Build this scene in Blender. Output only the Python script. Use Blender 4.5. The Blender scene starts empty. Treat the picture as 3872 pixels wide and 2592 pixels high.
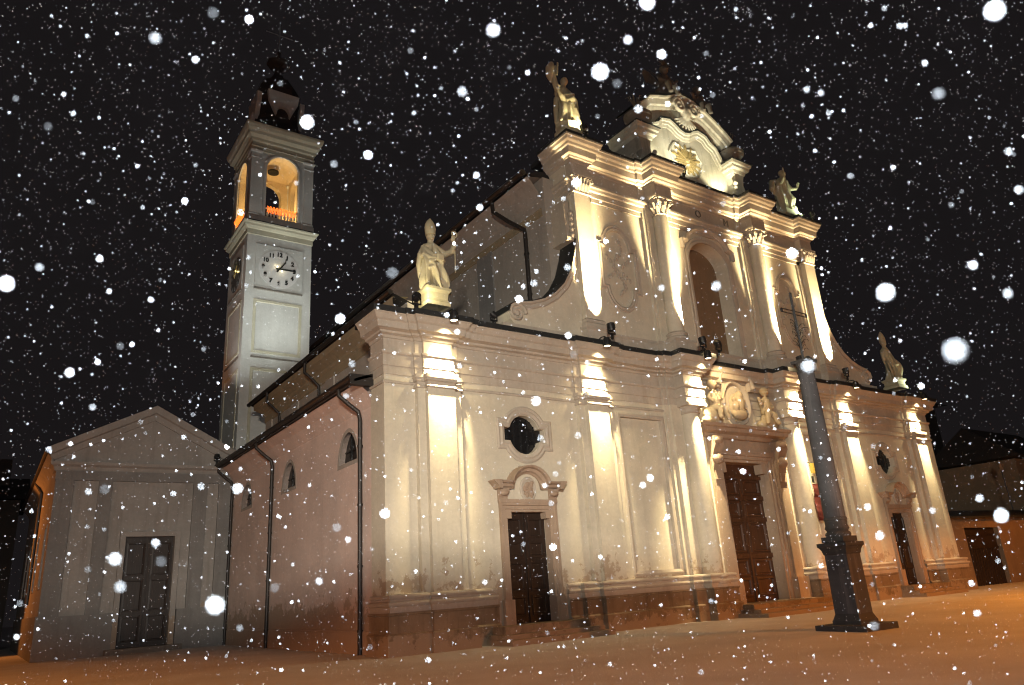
import bpy, bmesh, math, random
from mathutils import Vector, Matrix
from mathutils.geometry import tessellate_polygon
random.seed(7)
PI = math.pi; R = math.radians
sc = bpy.context.scene
COL = sc.collection

# ---------------------------------------------------------------- camera
CAM = Vector((-10.398, -23.977, 1.6))
YAW, PIT, ROL = R(35.589), R(18.506), R(-3.919)
fw = Vector((math.sin(YAW)*math.cos(PIT), math.cos(YAW)*math.cos(PIT), math.sin(PIT)))
rt = Vector((math.cos(YAW), -math.sin(YAW), 0)); up = rt.cross(fw)
rt2 = rt*math.cos(ROL) + up*math.sin(ROL); up2 = -rt*math.sin(ROL) + up*math.cos(ROL)
cd = bpy.data.cameras.new('camera'); cam = bpy.data.objects.new('camera', cd); COL.objects.link(cam)
M = Matrix((rt2, up2, -fw)).transposed().to_4x4(); M.translation = CAM
cam.matrix_world = M
cd.sensor_width = 36; cd.lens = 36*2786.44/3872; cd.clip_start = 0.02; cd.clip_end = 1500
cd.dof.use_dof = True; cd.dof.focus_distance = 38; cd.dof.aperture_fstop = 2.9; cd.dof.aperture_blades = 0
sc.camera = cam
FPX = 2786.44*2342/3872          # focal length in the pixel scale of the flake list

# ---------------------------------------------------------------- world: dark snow-cloud night
w = bpy.data.worlds.new('World'); sc.world = w; w.use_nodes = True
nt = w.node_tree; bg = nt.nodes['Background']
sky = nt.nodes.new('ShaderNodeTexSky'); sky.sky_type = 'NISHITA'; sky.sun_disc = False
sky.sun_elevation = R(-8); sky.sun_rotation = R(200)
mixn = nt.nodes.new('ShaderNodeMix'); mixn.data_type = 'RGBA'; mixn.inputs[0].default_value = 0.999
mixn.inputs[7].default_value = (0.0092, 0.0078, 0.0084, 1)
nt.links.new(sky.outputs[0], mixn.inputs[6]); nt.links.new(mixn.outputs[2], bg.inputs[0])
bg.inputs[1].default_value = 1.0

sc.view_settings.view_transform = 'Standard'; sc.view_settings.look = 'None'
sc.view_settings.exposure = 0.0; sc.view_settings.gamma = 1
sc.render.engine = 'CYCLES'
sc.cycles.use_denoising = True
sc.cycles.filter_width = 1.2
sc.cycles.max_bounces = 5; sc.cycles.diffuse_bounces = 3; sc.cycles.glossy_bounces = 2
sc.cycles.sample_clamp_indirect = 3.0; sc.cycles.use_light_tree = True

# ---------------------------------------------------------------- lamps
def aim(o, tgt):
    d = Vector(tgt) - o.location
    o.rotation_euler = d.to_track_quat('-Z', 'Y').to_euler()
def spot(name, loc, tgt, power, col, size=60, blend=0.4, rad=0.05):
    l = bpy.data.lights.new(name, 'SPOT'); l.energy = power; l.color = col
    l.spot_size = R(size); l.spot_blend = blend; l.shadow_soft_size = rad
    o = bpy.data.objects.new(name, l); COL.objects.link(o); o.location = loc; aim(o, tgt); return o
def point(name, loc, power, col, rad=0.1):
    l = bpy.data.lights.new(name, 'POINT'); l.energy = power; l.color = col; l.shadow_soft_size = rad
    o = bpy.data.objects.new(name, l); COL.objects.link(o); o.location = loc; return o
WARM = (1, .81, .45); WARM2 = (1, .72, .36); COOL = (.86, 1, .93); SOD = (1, .30, .026); PALE = (1, .88, .50)
XC = 20.57
# floodlight of the square: light that washes the front, from behind the camera
FILL = Vector((-19, -36, 8.0))
la = bpy.data.lights.new('square_flood_lamp', 'AREA'); la.shape = 'RECTANGLE'; la.size = 2.6; la.size_y = .05
la.energy = 3800; la.color = (1, .90, .75); la.spread = R(76)
lo_ = bpy.data.objects.new('square_flood_lamp', la); COL.objects.link(lo_); lo_.location = FILL; aim(lo_, (9, 0, -4.0))
# sodium street lamps round the square
# (full cut-off lanterns: they light the snow and only the foot of the walls)
for loc, e, c in (((31, -15, 8.0), 6000, SOD), ((50, -9, 8.0), 2600, SOD), ((17, -28, 11.0), 9500, SOD), ((-23, -14, 10.5), 8500, SOD), ((-21, 6, 7.0), 3200, SOD)):
    spot('street_lamp_light', loc, (loc[0], loc[1] + .01, 0), e, c, 152, .18, .2)
spot('street_lamp_light', (-14.5, 33, 6.5), (-7.9, 27, 5.5), 2000, (1, .30, .05), 120, .4, .2)
# the flash on the camera, which lights the falling flakes
fl = spot('camera_flash', CAM + up2*0.13, CAM + up2*0.13 + fw*10, 4200, (.82, .92, 1), 105, 0.25, 0.02)
# six lamps on the lower cornice shining down, four on the ledge shining up
LOWX = [3.05, 10.85, 16.68, 24.46, 30.29, 38.09]
LOWEND = [5.2, 4.6, 3.2, 3.2, 3.4, 3.9]
for i, x in enumerate(LOWX):
    c = i in (2, 3)
    y, f, xo = (-1.5, -.85, x + .34) if c else (-.92, -.44, x + .12)
    a0 = math.atan((f - y)/(11.4 - LOWEND[i])); half = R(25); ang = a0 + half*.86
    spot('cornice_lamp_light', (xo, y, 11.4), (x + (.02 if c else 0.02), y + math.tan(ang)*5, 6.4), 30000, WARM, 50, 0.7, .13)
    spot('cornice_lamp_light', (xo, y - .02, 11.35), (x, y + 1.9, 7.0), 380, WARM, 120, 1, .08)
UPX = [11.33, 16.65, 24.49, 29.81]
for i, x in enumerate(UPX):
    c = i in (1, 2)
    y, f, xo = (-1.3, -.75, x + .46) if c else (-.84, -.30, x + .08)
    ang = R(18)
    spot('ledge_lamp_light', (xo, y, 12.75), (xo + (-.45 if c else -.1), y + math.tan(ang)*7, 19.75), 36000, WARM, 38, 0.85, .12)
    spot('ledge_lamp_light', (xo, y - .15, 12.8), (xo, y + 1.25, 21.5), 5200, WARM2, 46, 1, .35)
spot('portal_lamp_light', (18.1, -1.9, 12.1), (20.9, 0, 8.8), 850, WARM2, 75, .5, .04)
spot('portal_lamp_light', (23.6, -1.9, 12.1), (24.2, -1.1, 11.4), 260, WARM2, 70, .5, .04)
spot('portal_lamp_light', (17.9, -1.75, 12.1), (17.1, -1.3, 11.0), 160, WARM2, 80, .5, .04)
# statues and gable
STAT = [(3.2, .3, 12.5), (37.95, .3, 12.5), (11.13, .0, 22.9), (29.15, .0, 22.9)]
SLAMP = [((2.25, -.55, 12.65), PALE, 150), ((38.9, -.5, 12.65), (.86, 1, .72), 170),
         ((11.2, -.86, 23.15), PALE, 300), ((29.9, -.86, 23.1), (.80, 1, .68), 300)]
for (x, y, z), (p, c, e) in zip(STAT, SLAMP):
    spot('statue_lamp_light', p, (x, y, z + 1.35), e, c, 135, .5, .05)
spot('gable_lamp_light', (17.75, -.55, 22.85), (18.9, .5, 26.2), 620, (1, .96, .68), 100, .6, .05)
spot('gable_lamp_light', (23.3, -.55, 22.85), (22.8, .5, 26.0), 620, (1, .93, .62), 100, .6, .05)
spot('gable_lamp_light', (19.9, -1.0, 22.8), (20.6, .4, 27.4), 900, (1, .98, .76), 90, .6, .05)
# tower
spot('tower_lamp_light', (.4, 20.4, 10.4), (3.3, 24.0, 19.6), 8200, (.90, 1, .93), 36, 1, .1)
spot('tower_lamp_light', (4.0, 16.0, 13.4), (4.3, 24, 23.5), 3000, (.95, 1, .93), 62, 1, .1)
spot('tower_lamp_light', (-.9, 22.6, 11.9), (1.8, 26, 22.5), 1500, (.93, .98, .95), 50, 1, .1)
point('belfry_lamp_light', (4.15, 26.0, 28.9), 480, (1, .70, .30), .15)
point('added_dial_glow', (3.95, 23.72, 24.22), 4.2, (1, .9, .55), .03)  # these points are added before the dials to imitate their glow
point('added_dial_glow', (4.28, 23.72, 23.92), 2.6, (1, .9, .55), .03)
point('added_dial_glow', (1.58, 26.1, 24.35), 7, (1, .80, .30), .03)

# ---------------------------------------------------------------- materials
def nodes(name):
    m = bpy.data.materials.new(name); m.use_nodes = True
    t = m.node_tree; return m, t, t.nodes['Principled BSDF']
def noise(t, scale, detail=5, rough=.6, vec=None):
    n = t.nodes.new('ShaderNodeTexNoise'); n.inputs['Scale'].default_value = scale
    n.inputs['Detail'].default_value = detail; n.inputs['Roughness'].default_value = rough
    if vec is not None: t.links.new(vec, n.inputs['Vector'])
    return n
def coords(t, sx=1, sy=1, sz=1):
    g = t.nodes.new('ShaderNodeNewGeometry'); mp = t.nodes.new('ShaderNodeMapping')
    mp.inputs['Scale'].default_value = (sx, sy, sz); t.links.new(g.outputs['Position'], mp.inputs['Vector'])
    return mp.outputs['Vector']
def ramp(t, src, stops):
    r = t.nodes.new('ShaderNodeValToRGB'); e = r.color_ramp.elements
    while len(e) < len(stops): e.new(.5)
    for k, (p, c) in enumerate(stops):
        e[k].position = p; e[k].color = (*c, 1) if not isinstance(c, float) else (c, c, c, 1)
    t.links.new(src, r.inputs[0]); return r.outputs[0]
def mix(t, fac, a, b, mode='MIX'):
    n = t.nodes.new('ShaderNodeMix'); n.data_type = 'RGBA'; n.blend_type = mode
    for k, v in ((0, fac), (6, a), (7, b)):
        if hasattr(v, 'links'): t.links.new(v, n.inputs[k])
        elif k == 0: n.inputs[0].default_value = v
        else: n.inputs[k].default_value = (*v, 1)
    return n.outputs[2]
def bump(t, b, h, dist=.02, st=.4):
    n = t.nodes.new('ShaderNodeBump'); n.inputs['Distance'].default_value = dist; n.inputs['Strength'].default_value = st
    t.links.new(h, n.inputs['Height']); t.links.new(n.outputs[0], b.inputs['Normal'])
def plaster(name, c, stain=(.25, .19, .13), amount=.5, rough=.85, var=.16, streak=True, low=None):
    """painted render: broad tone changes, rain streaks, flaked patches"""
    m, t, b = nodes(name); v = coords(t)
    n1 = noise(t, .55, 6, .65, v); n2 = noise(t, 7, 6, .7, v)
    base = ramp(t, n1.outputs[0], [(.3, tuple(x*(1-var) for x in c)), (.7, tuple(min(1, x*(1+var*.5)) for x in c))])
    fine = ramp(t, n2.outputs[0], [(.25, .86), (.75, 1.0)])
    colr = mix(t, 1.0, base, fine, 'MULTIPLY')
    if streak:
        vs = coords(t, 2.2, 2.2, .16); n3 = noise(t, 1.6, 4, .6, vs)
        f = ramp(t, n3.outputs[0], [(.52, 0.0), (.78, amount)])
        colr = mix(t, f, colr, stain)
    n4 = noise(t, 1.1, 8, .72, v)
    f4 = ramp(t, n4.outputs[0], [(.64, 0.0), (.68, amount*.8)])
    colr = mix(t, f4, colr, tuple(x*1.2 for x in stain))
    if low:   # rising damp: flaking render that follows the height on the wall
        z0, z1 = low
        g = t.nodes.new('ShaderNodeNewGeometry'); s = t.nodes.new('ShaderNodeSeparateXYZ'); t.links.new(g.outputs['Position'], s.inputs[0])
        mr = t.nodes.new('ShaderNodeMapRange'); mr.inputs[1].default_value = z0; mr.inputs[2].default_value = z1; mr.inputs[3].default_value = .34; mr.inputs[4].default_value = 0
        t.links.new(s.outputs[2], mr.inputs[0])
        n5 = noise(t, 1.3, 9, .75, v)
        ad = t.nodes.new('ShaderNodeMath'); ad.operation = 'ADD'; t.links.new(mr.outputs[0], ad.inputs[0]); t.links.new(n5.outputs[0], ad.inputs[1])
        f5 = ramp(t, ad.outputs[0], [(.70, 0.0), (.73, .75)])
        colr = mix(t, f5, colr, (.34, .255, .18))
    t.links.new(colr, b.inputs['Base Color']); b.inputs['Roughness'].default_value = rough
    b.inputs['Specular IOR Level'].default_value = .25
    bump(t, b, n2.outputs[0], .02, .25)
    return m
def plain(name, c, rough=.6, metal=0, sc_=9, var=.25):
    m, t, b = nodes(name); v = coords(t); n = noise(t, sc_, 6, .65, v)
    t.links.new(ramp(t, n.outputs[0], [(.3, tuple(x*(1-var) for x in c)), (.7, tuple(min(1, x*(1+var)) for x in c))]), b.inputs['Base Color'])
    b.inputs['Roughness'].default_value = rough; b.inputs['Metallic'].default_value = metal
    bump(t, b, n.outputs[0], .01, .3)
    return m
def wood(name, c):
    m, t, b = nodes(name); v = coords(t, 14, 14, .5); n = noise(t, 1.2, 6, .6, v)
    t.links.new(ramp(t, n.outputs[0], [(.3, tuple(x*.45 for x in c)), (.65, c)]), b.inputs['Base Color'])
    b.inputs['Roughness'].default_value = .5; bump(t, b, n.outputs[0], .01, .5); return m
def emit(name, c, s):
    m, t, b = nodes(name); b.inputs['Base Color'].default_value = (*c, 1)
    b.inputs['Emission Color'].default_value = (*c, 1); b.inputs['Emission Strength'].default_value = s; return m
mt = {}
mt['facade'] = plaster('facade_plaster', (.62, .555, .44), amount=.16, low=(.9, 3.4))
mt['trim'] = plaster('trim_plaster', (.49, .425, .35), stain=(.26, .20, .15), amount=.34)
mt['stone'] = plaster('plinth_stone', (.27, .20, .135), stain=(.06, .045, .03), amount=.7, var=.4, low=(-.2, .9))
mt['marble'] = plaster('pink_marble', (.40, .295, .215), stain=(.16, .1, .065), amount=.4)
mt['relief'] = plaster('carved_stone', (.52, .42, .28), stain=(.2, .15, .09), amount=.6, streak=False)
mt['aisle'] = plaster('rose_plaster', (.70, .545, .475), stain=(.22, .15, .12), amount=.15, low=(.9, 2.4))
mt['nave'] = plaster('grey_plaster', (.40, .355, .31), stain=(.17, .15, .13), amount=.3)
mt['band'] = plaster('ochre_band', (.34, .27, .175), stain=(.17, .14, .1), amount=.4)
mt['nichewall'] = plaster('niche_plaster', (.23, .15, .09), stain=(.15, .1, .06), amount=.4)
mt['tower'] = plaster('tower_plaster', (.60, .60, .575), stain=(.38, .36, .32), amount=.25)
mt['towertrim'] = plaster('tower_trim', (.55, .52, .40), stain=(.4, .38, .3), amount=.3)
mt['belfry'] = plaster('belfry_inside', (.66, .53, .34), stain=(.36, .25, .12), amount=.7, streak=False)
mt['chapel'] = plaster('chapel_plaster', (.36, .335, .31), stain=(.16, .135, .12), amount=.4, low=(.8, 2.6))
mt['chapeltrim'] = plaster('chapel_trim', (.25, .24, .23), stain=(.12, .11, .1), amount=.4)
mt['statue'] = plaster('weathered_statue_stone', (.52, .46, .31), stain=(.12, .10, .055), amount=.8, streak=False, var=.3)
mt['gable'] = plaster('gable_stone', (.57, .53, .43), stain=(.2, .18, .13), amount=.6)
mt['darkstone'] = plaster('sooty_stone', (.20, .18, .155), stain=(.08, .075, .065), amount=.6)
mt['sooty'] = plaster('stained_gable_stone', (.33, .30, .25), stain=(.10, .09, .075), amount=.8)
mt['lead'] = plain('lead_flashing', (.02, .022, .023), .55)
mt['gutter'] = plain('dark_gutter', (.022, .018, .016), .5)
mt['iron'] = plain('black_iron', (.013, .013, .014), .5)
mt['roof'] = plain('roof_tiles', (.018, .016, .016), .8)
mt['glass'] = plain('dark_glass', (.012, .012, .013), .25)
mt['void'] = plain('dark_void', (.01, .01, .01), .9)
mt['wood'] = wood('old_wood', (.028, .015, .010))
mt['redwood'] = wood('red_wood', (.085, .034, .015))
mt['gold'] = plain('gilded_rays', (.33, .24, .10), .5, .2)
mt['rust'] = plain('weathered_wrought_iron', (.13, .105, .07), .6)
mt['dial'] = plain('white_dial', (.62, .61, .60), .6, var=.06)
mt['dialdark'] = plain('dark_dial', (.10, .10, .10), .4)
mt['black'] = plain('black_paint', (.012, .014, .013), .5)
mt['letter'] = plain('bronze_letters', (.10, .085, .07), .5)
mt['lens'] = emit('lit_lens', (1, .80, .50), 9)
mt['garland'] = emit('orange_light_tube', (1, .20, .025), 1.7)
mt['granite'] = plaster('granite', (.085, .085, .09), stain=(.22, .21, .205), amount=.5, var=.4)
mt['granite2'] = plaster('dark_granite', (.065, .064, .062), stain=(.14, .135, .13), amount=.4)
mt['yard'] = plaster('yard_plaster', (.26, .185, .12), stain=(.2, .14, .09), amount=.5)
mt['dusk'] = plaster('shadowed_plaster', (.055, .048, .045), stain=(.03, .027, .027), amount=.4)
mt['red'] = plain('red_cloth', (.11, .014, .011), .8)
mt['yellow'] = plain('yellow_cloth', (.24, .16, .02), .8)
mt['grey'] = plain('grey_metal', (.2, .2, .2), .5)
# snow
m, t, b = nodes('snow_ground'); v = coords(t)
n1 = noise(t, .35, 5, .6, v); n2 = noise(t, 26, 4, .6, v)
t.links.new(ramp(t, n1.outputs[0], [(.3, (.50, .495, .49)), (.7, (.64, .635, .63))]), b.inputs['Base Color'])
b.inputs['Roughness'].default_value = .75; b.inputs['Specular IOR Level'].default_value = .2
bump(t, b, n2.outputs[0], .02, .35); mt['snow'] = m
FLAKE_DIM = [.93, .5, .25, .12, .06, .03, .015]  # darker copies of the flake white: dimmer flash light put into the colour
for k, a_ in enumerate(FLAKE_DIM):
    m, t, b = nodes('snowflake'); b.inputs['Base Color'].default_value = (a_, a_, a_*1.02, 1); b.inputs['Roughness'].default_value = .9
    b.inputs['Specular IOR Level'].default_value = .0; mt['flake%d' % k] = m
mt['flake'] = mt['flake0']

# ---------------------------------------------------------------- mesh helpers
ORG = {}
def tag(o, label=None, cat=None, group=None, kind=None):
    for k, v in (('label', label), ('category', cat), ('group', group), ('kind', kind)):
        if v: o[k] = v
    return o
def thing(name, loc, label, cat, group=None):
    o = bpy.data.objects.new(name, None); COL.objects.link(o); o.location = loc; o.empty_display_size = .3
    ORG[o.name] = Vector(loc); return tag(o, label, cat, group)
class MB:
    def __init__(s): s.v = []; s.f = []; s.mi = []; s.cur = 0
    def add(s, vs, fs):
        k = len(s.v); s.v += [tuple(p) for p in vs]; s.f += [tuple(i + k for i in f) for f in fs]; s.mi += [s.cur]*len(fs); return s
    def box(s, x0, x1, y0, y1, z0, z1):
        return s.add([(x0,y0,z0),(x1,y0,z0),(x1,y1,z0),(x0,y1,z0),(x0,y0,z1),(x1,y0,z1),(x1,y1,z1),(x0,y1,z1)],
                     [(3,2,1,0),(4,5,6,7),(0,1,5,4),(1,2,6,5),(2,3,7,6),(3,0,4,7)])
    def extr(s, pts, f0, f1):
        """polygon pts (2D) extruded between maps f0(p), f1(p)"""
        n = len(pts); tr = tessellate_polygon([[Vector((a, b, 0)) for a, b in pts]])
        vs = [f0(p) for p in pts] + [f1(p) for p in pts]
        fs = [tuple(q) for q in tr] + [tuple(i + n for i in reversed(q)) for q in tr]
        fs += [(i, (i+1) % n, (i+1) % n + n, i + n) for i in range(n)]
        return s.add(vs, fs)
    def py(s, pts, y0, y1): return s.extr(pts, lambda p: (p[0], y0, p[1]), lambda p: (p[0], y1, p[1]))
    def px(s, pts, x0, x1): return s.extr(pts, lambda p: (x0, p[0], p[1]), lambda p: (x1, p[0], p[1]))
    def pz(s, pts, z0, z1): return s.extr(pts, lambda p: (p[0], p[1], z0), lambda p: (p[0], p[1], z1))
    def wall(s, outer, holes, fmap, d):
        """flat wall with openings: front sheet at depth 0, reveals to depth d[i]"""
        loops = [outer] + holes; flat = [p for l in loops for p in l]
        tr = tessellate_polygon([[Vector((a, b, 0)) for a, b in l] for l in loops])
        s.add([fmap(p, 0) for p in flat], [tuple(q) for q in tr])
        for h, dd in zip(holes, d):
            n = len(h); s.add([fmap(p, 0) for p in h] + [fmap(p, dd) for p in h], [(i, (i+1) % n, (i+1) % n + n, i + n) for i in range(n)])
        return s
    def grid(s, rows, closed=False, caps=False):
        m = len(rows[0]); vs = [p for r in rows for p in r]; fs = []
        for i in range(len(rows)-1):
            for j in range(m if closed else m-1):
                a, b2 = i*m + j, i*m + (j+1) % m; fs.append((a, b2, b2 + m, a + m))
        if caps: fs += [tuple(range(m-1, -1, -1)), tuple(range((len(rows)-1)*m, len(rows)*m))]
        return s.add(vs, fs)
    def lathe(s, prof, c, seg=24, a0=0, a1=2*PI, sx=1, sy=1, rot=0):
        full = abs(a1-a0) > 6.2; n = seg if full else seg+1
        rows = [[(c[0] + r*sx*math.cos(a0 + (a1-a0)*k/seg + rot), c[1] + r*sy*math.sin(a0 + (a1-a0)*k/seg + rot), c[2] + z) for k in range(n)] for r, z in prof]
        return s.grid(rows, full, full)
    def tube(s, pts, rad, seg=8):
        pts = [Vector(p) for p in pts]; n = len(pts)
        if not hasattr(rad, '__len__'): rad = [rad]*n
        rows = []; ref = None
        for i, p in enumerate(pts):
            d = (pts[min(i+1, n-1)] - pts[max(i-1, 0)]).normalized()
            if ref is None: ref = Vector((0, 0, 1)) if abs(d.z) < .9 else Vector((1, 0, 0))
            u = (ref - d*ref.dot(d)).normalized(); ref = u; v2 = d.cross(u)
            rows.append([p + (u*math.cos(2*PI*k/seg) + v2*math.sin(2*PI*k/seg))*rad[i] for k in range(seg)])
        return s.grid(rows, True, True)
    def ball(s, c, r, seg=12, rings=8, jit=0):
        if not hasattr(r, '__len__'): r = (r, r, r)
        rows = []
        for i in range(rings+1):
            a = PI*i/rings - PI/2; q = max(math.cos(a), .02)
            rows.append([(c[0] + r[0]*q*math.cos(2*PI*k/seg)*(1+random.uniform(-jit, jit)), c[1] + r[1]*q*math.sin(2*PI*k/seg)*(1+random.uniform(-jit, jit)), c[2] + r[2]*math.sin(a)) for k in range(seg)])
        return s.grid(rows, True, True)
    def _mitre(s, path, closed):
        n = len(path); out = []
        for i in range(n):
            ns = []
            for a, b2 in ((i-1, i), (i, i+1)):
                if not closed and (a < 0 or b2 >= n): continue
                p, q = path[a % n], path[b2 % n]; dx, dy = q[0]-p[0], q[1]-p[1]; L = math.hypot(dx, dy) or 1e-9
                ns.append((dy/L, -dx/L))
            if len(ns) == 1: out.append(ns[0]); continue
            mx, my = ns[0][0]+ns[1][0], ns[0][1]+ns[1][1]; dn = 1 + ns[0][0]*ns[1][0] + ns[0][1]*ns[1][1]
            dn = max(dn, .25); out.append((mx/dn, my/dn))
        return out
    def sweep(s, path, prof, closed=False):
        """profile (out, z) carried along a plan path; out is to the right of travel"""
        mi = s._mitre(path, closed)
        rows = [[(p[0] + o*m_[0], p[1] + o*m_[1], z) for o, z in prof] for p, m_ in zip(path, mi)]
        if closed: rows.append(rows[0])
        return s.grid(rows)
    def sweepv(s, path, prof, closed=False):
        """profile (out, y) carried along a path in the x-z plane; out is to the left of travel"""
        mi = s._mitre(path, closed)
        rows = [[(p[0] - o*m_[0], y, p[1] - o*m_[1]) for o, y in prof] for p, m_ in zip(path, mi)]
        if closed: rows.append(rows[0])
        return s.grid(rows)
    def sweepx(s, path, prof, closed=False):
        """profile (out, x) along a path in the y-z plane"""
        mi = s._mitre(path, closed)
        rows = [[(x, p[0] - o*m_[0], p[1] - o*m_[1]) for o, x in prof] for p, m_ in zip(path, mi)]
        if closed: rows.append(rows[0])
        return s.grid(rows)
    def build(s, name, mat, parent=None, smooth=False, mats=None, remesh=0):
        org = ORG.get(parent.name, Vector((0, 0, 0))) if parent else Vector((0, 0, 0))
        me = bpy.data.meshes.new(name); me.from_pydata([(a-org.x, b2-org.y, c-org.z) for a, b2, c in s.v], [], s.f)
        bm = bmesh.new(); bm.from_mesh(me); bmesh.ops.remove_doubles(bm, verts=bm.verts, dist=1e-5)
        bmesh.ops.recalc_face_normals(bm, faces=bm.faces); bm.to_mesh(me); bm.free()
        for mm in (mats or [mat]): me.materials.append(mt[mm])
        if mats:
            pass
        o = bpy.data.objects.new(name, me); COL.objects.link(o); o.parent = parent; ORG[o.name] = org
        if smooth or remesh:
            for p in me.polygons: p.use_smooth = True
        if smooth and not remesh:
            try: me.set_sharp_from_angle(angle=R(38))
            except Exception: pass
        if remesh:
            rm = o.modifiers.new('fuse', 'REMESH'); rm.mode = 'VOXEL'; rm.voxel_size = remesh; rm.use_smooth_shade = True
            sm = o.modifiers.new('soft', 'SMOOTH'); sm.factor = .35; sm.iterations = 1
        return o
def arcp(cx, cz, rx, rz, a0, a1, n):
    return [(cx + rx*math.cos(R(a0 + (a1-a0)*k/n)), cz + rz*math.sin(R(a0 + (a1-a0)*k/n))) for k in range(n+1)]
def at(x0, z0, y):
    """a point read on the plane y=0, carried along its sight line to its true depth"""
    k = y/23.977; return (x0 + (x0 + 10.398)*k, z0 + (z0 - 1.6)*k)
mirx = lambda pts: [(2*XC - a, b2) for a, b2 in reversed(pts)]
G = -0.22

# ================================================================ ground
gb = MB(); n = 60
gb.add([(-400, -300, G), (500, -300, G), (500, 600, G), (-400, 600, G)], [(0, 1, 2, 3)])
tag(gb.build('ground', 'snow'), kind='structure')
# a drift of wind-smoothed snow over the square in front of the church
rows = []
for j in range(41):
    y = -26 + j*(23.6/40)
    rows.append([(-14 + i*1.25, y, G + .004 + .03*max(0, math.sin(i*.41 + j*.23) + math.sin(j*.37 - i*.17))*min(1, (40-j)/8)*min(1, j/6)*min(1, i/6)*min(1, (54-i)/6)) for i in range(55)])
tag(MB().grid(rows).build('snow_square', 'snow', smooth=True), kind='structure')

# ================================================================ church
CH = thing('church', (XC, 0, G), 'baroque church with cream two-storey front lit by warm floodlights', 'church')
XL, XR = .86, 2*XC - .86
# --- lower wall with three doors and two quatrefoil windows
def quatre(cx, cz, r=.78, rz=.80, w_=1.0, h=.27):
    """round opening with a bar-shaped widening left and right"""
    a = math.degrees(math.asin(h/rz)); q = []
    q += [(cx + w_, cz + h)] + arcp(cx, cz, r, rz, a, 180-a, 14) + [(cx - w_, cz + h), (cx - w_, cz - h)] + arcp(cx, cz, r, rz, 180+a, 360-a, 14) + [(cx + w_, cz - h)]
    return q
DX = [6.95, 2*XC - 6.95]; WX = [7.08, 2*XC - 7.08]
holes = []; dep = []
for x in DX: holes.append([(x-1.02, .38), (x+1.02, .38), (x+1.02, 4.46), (x-1.02, 4.46)]); dep.append(.4)
holes.append([(XC-1.75, .3), (XC+1.75, .3), (XC+1.75, 6.9), (XC-1.75, 6.9)]); dep.append(.6)
for x in WX: holes.append(quatre(x, 7.54)); dep.append(.45)
REC = [(12.45, 2.0, 15.05, 8.7), (2*XC-15.05, 2.0, 2*XC-12.45, 8.7)]
for x0, z0, x1, z1 in REC: holes.append([(x0, z0), (x1, z0), (x1, z1), (x0, z1)]); dep.append(.14)
W = MB(); W.wall([(XL, G), (XR, G), (XR, 11.8), (XL, 11.8)], holes, lambda p, d: (p[0], d, p[1]), dep)
for x0, z0, x1, z1 in REC: W.add([(x0, .14, z0), (x1, .14, z0), (x1, .14, z1), (x0, .14, z1)], [(0, 1, 2, 3)])
W.add([(XL, 0, G), (XL, 1.15, G), (XL, 1.15, 11.8), (XL, 0, 11.8)], [(0, 1, 2, 3)])
W.add([(XR, 0, G), (XR, 1.15, G), (XR, 1.15, 11.8), (XR, 0, 11.8)], [(0, 1, 2, 3)])
W.build('lower_wall', 'facade', CH)
for x in WX:
    f = MB(); q = quatre(x, 7.54, .80, .82, 1.02, .28)
    f.sweepv(q, [(-.005, .02), (-.005, -.05), (-.12, -.09), (-.2, -.05), (-.28, -.07), (-.36, -.03), (-.36, .0)], True)
    fo = f.build('window_frame', 'trim', CH)
    p = MB().py(quatre(x, 7.54, .82, .84, 1.04, .3), .3, .34)
    for k in range(-2, 3): p.box(x + k*.33 - .012, x + k*.33 + .012, .26, .29, 6.78, 8.3)
    for k in range(-2, 3): p.box(x - 1.0, x + 1.0, .262, .288, 7.54 + k*.3 - .012, 7.54 + k*.3 + .012)
    p.build('window_pane', 'glass', fo)
# mouldings round the recessed panels
for x0, z0, x1, z1 in REC:
    f = MB(); f.sweepv([(x0, z0), (x0, z1), (x1, z1), (x1, z0)], [(-.006, .135), (-.006, -.03), (.12, -.06), (.2, -.03), (.2, 0)], True)
    f.build('panel_moulding', 'trim', CH)

# --- plan paths of the lower order
PB, PM = .12, .42        # how far the pilaster backing and its face stand out
def lower_path(bk, mn, cb, cm, wide=0.0, wall=0.0):
    pts = [(XL - wide, 1.15), (XL - wide, -wall)]
    half = []
    def step(x0, x1, d0, d1): return [(x0, -d0), (x0, -d1)] if d0 != d1 else []
    def pil(xc):
        return [(xc-.93-wide, -wall), (xc-.93-wide, -bk), (xc-.62-wide, -bk), (xc-.62-wide, -mn), (xc+.60+wide, -mn), (xc+.60+wide, -bk), (xc+.93+wide, -bk), (xc+.93+wide, -wall)]
    def colm(xc, s):
        q = [(-1.35-wide, -wall), (-1.35-wide, -cb*.45), (-1.08-wide, -cb*.45), (-1.08-wide, -cb), (-.62-wide, -cb), (-.62-wide, -cm), (.62+wide, -cm), (.62+wide, -cb), (1.08+wide, -cb), (1.08+wide, -wall)]
        if s < 0: q = [(-a, b2) for a, b2 in reversed(q)]
        return [(xc + a, b2) for a, b2 in q]
    pts += pil(LOWX[0]) + pil(LOWX[1]) + colm(LOWX[2], 1) + colm(LOWX[3], -1) + pil(LOWX[4]) + pil(LOWX[5])
    pts += [(XR + wide, -wall), (XR + wide, 1.15)]
    return pts
ent = lower_path(.08, .22, .22, .86)
E_ = MB()
E_.sweep(ent, [(0.003, 9.46), (.03, 9.46), (.03, 9.78), (.06, 9.80), (.06, 10.22), (.12, 10.27), (.14, 10.34), (.012, 10.36), (0.012, 10.86),
               (.05, 10.88), (.09, 10.97), (.22, 11.02), (.24, 11.10), (.42, 11.16), (.45, 11.40), (.52, 11.46), (.60, 11.62), (.64, 11.66), (.64, 11.76), (-.6, 11.82)])
E_.build('lower_entablature', 'trim', CH)
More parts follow.
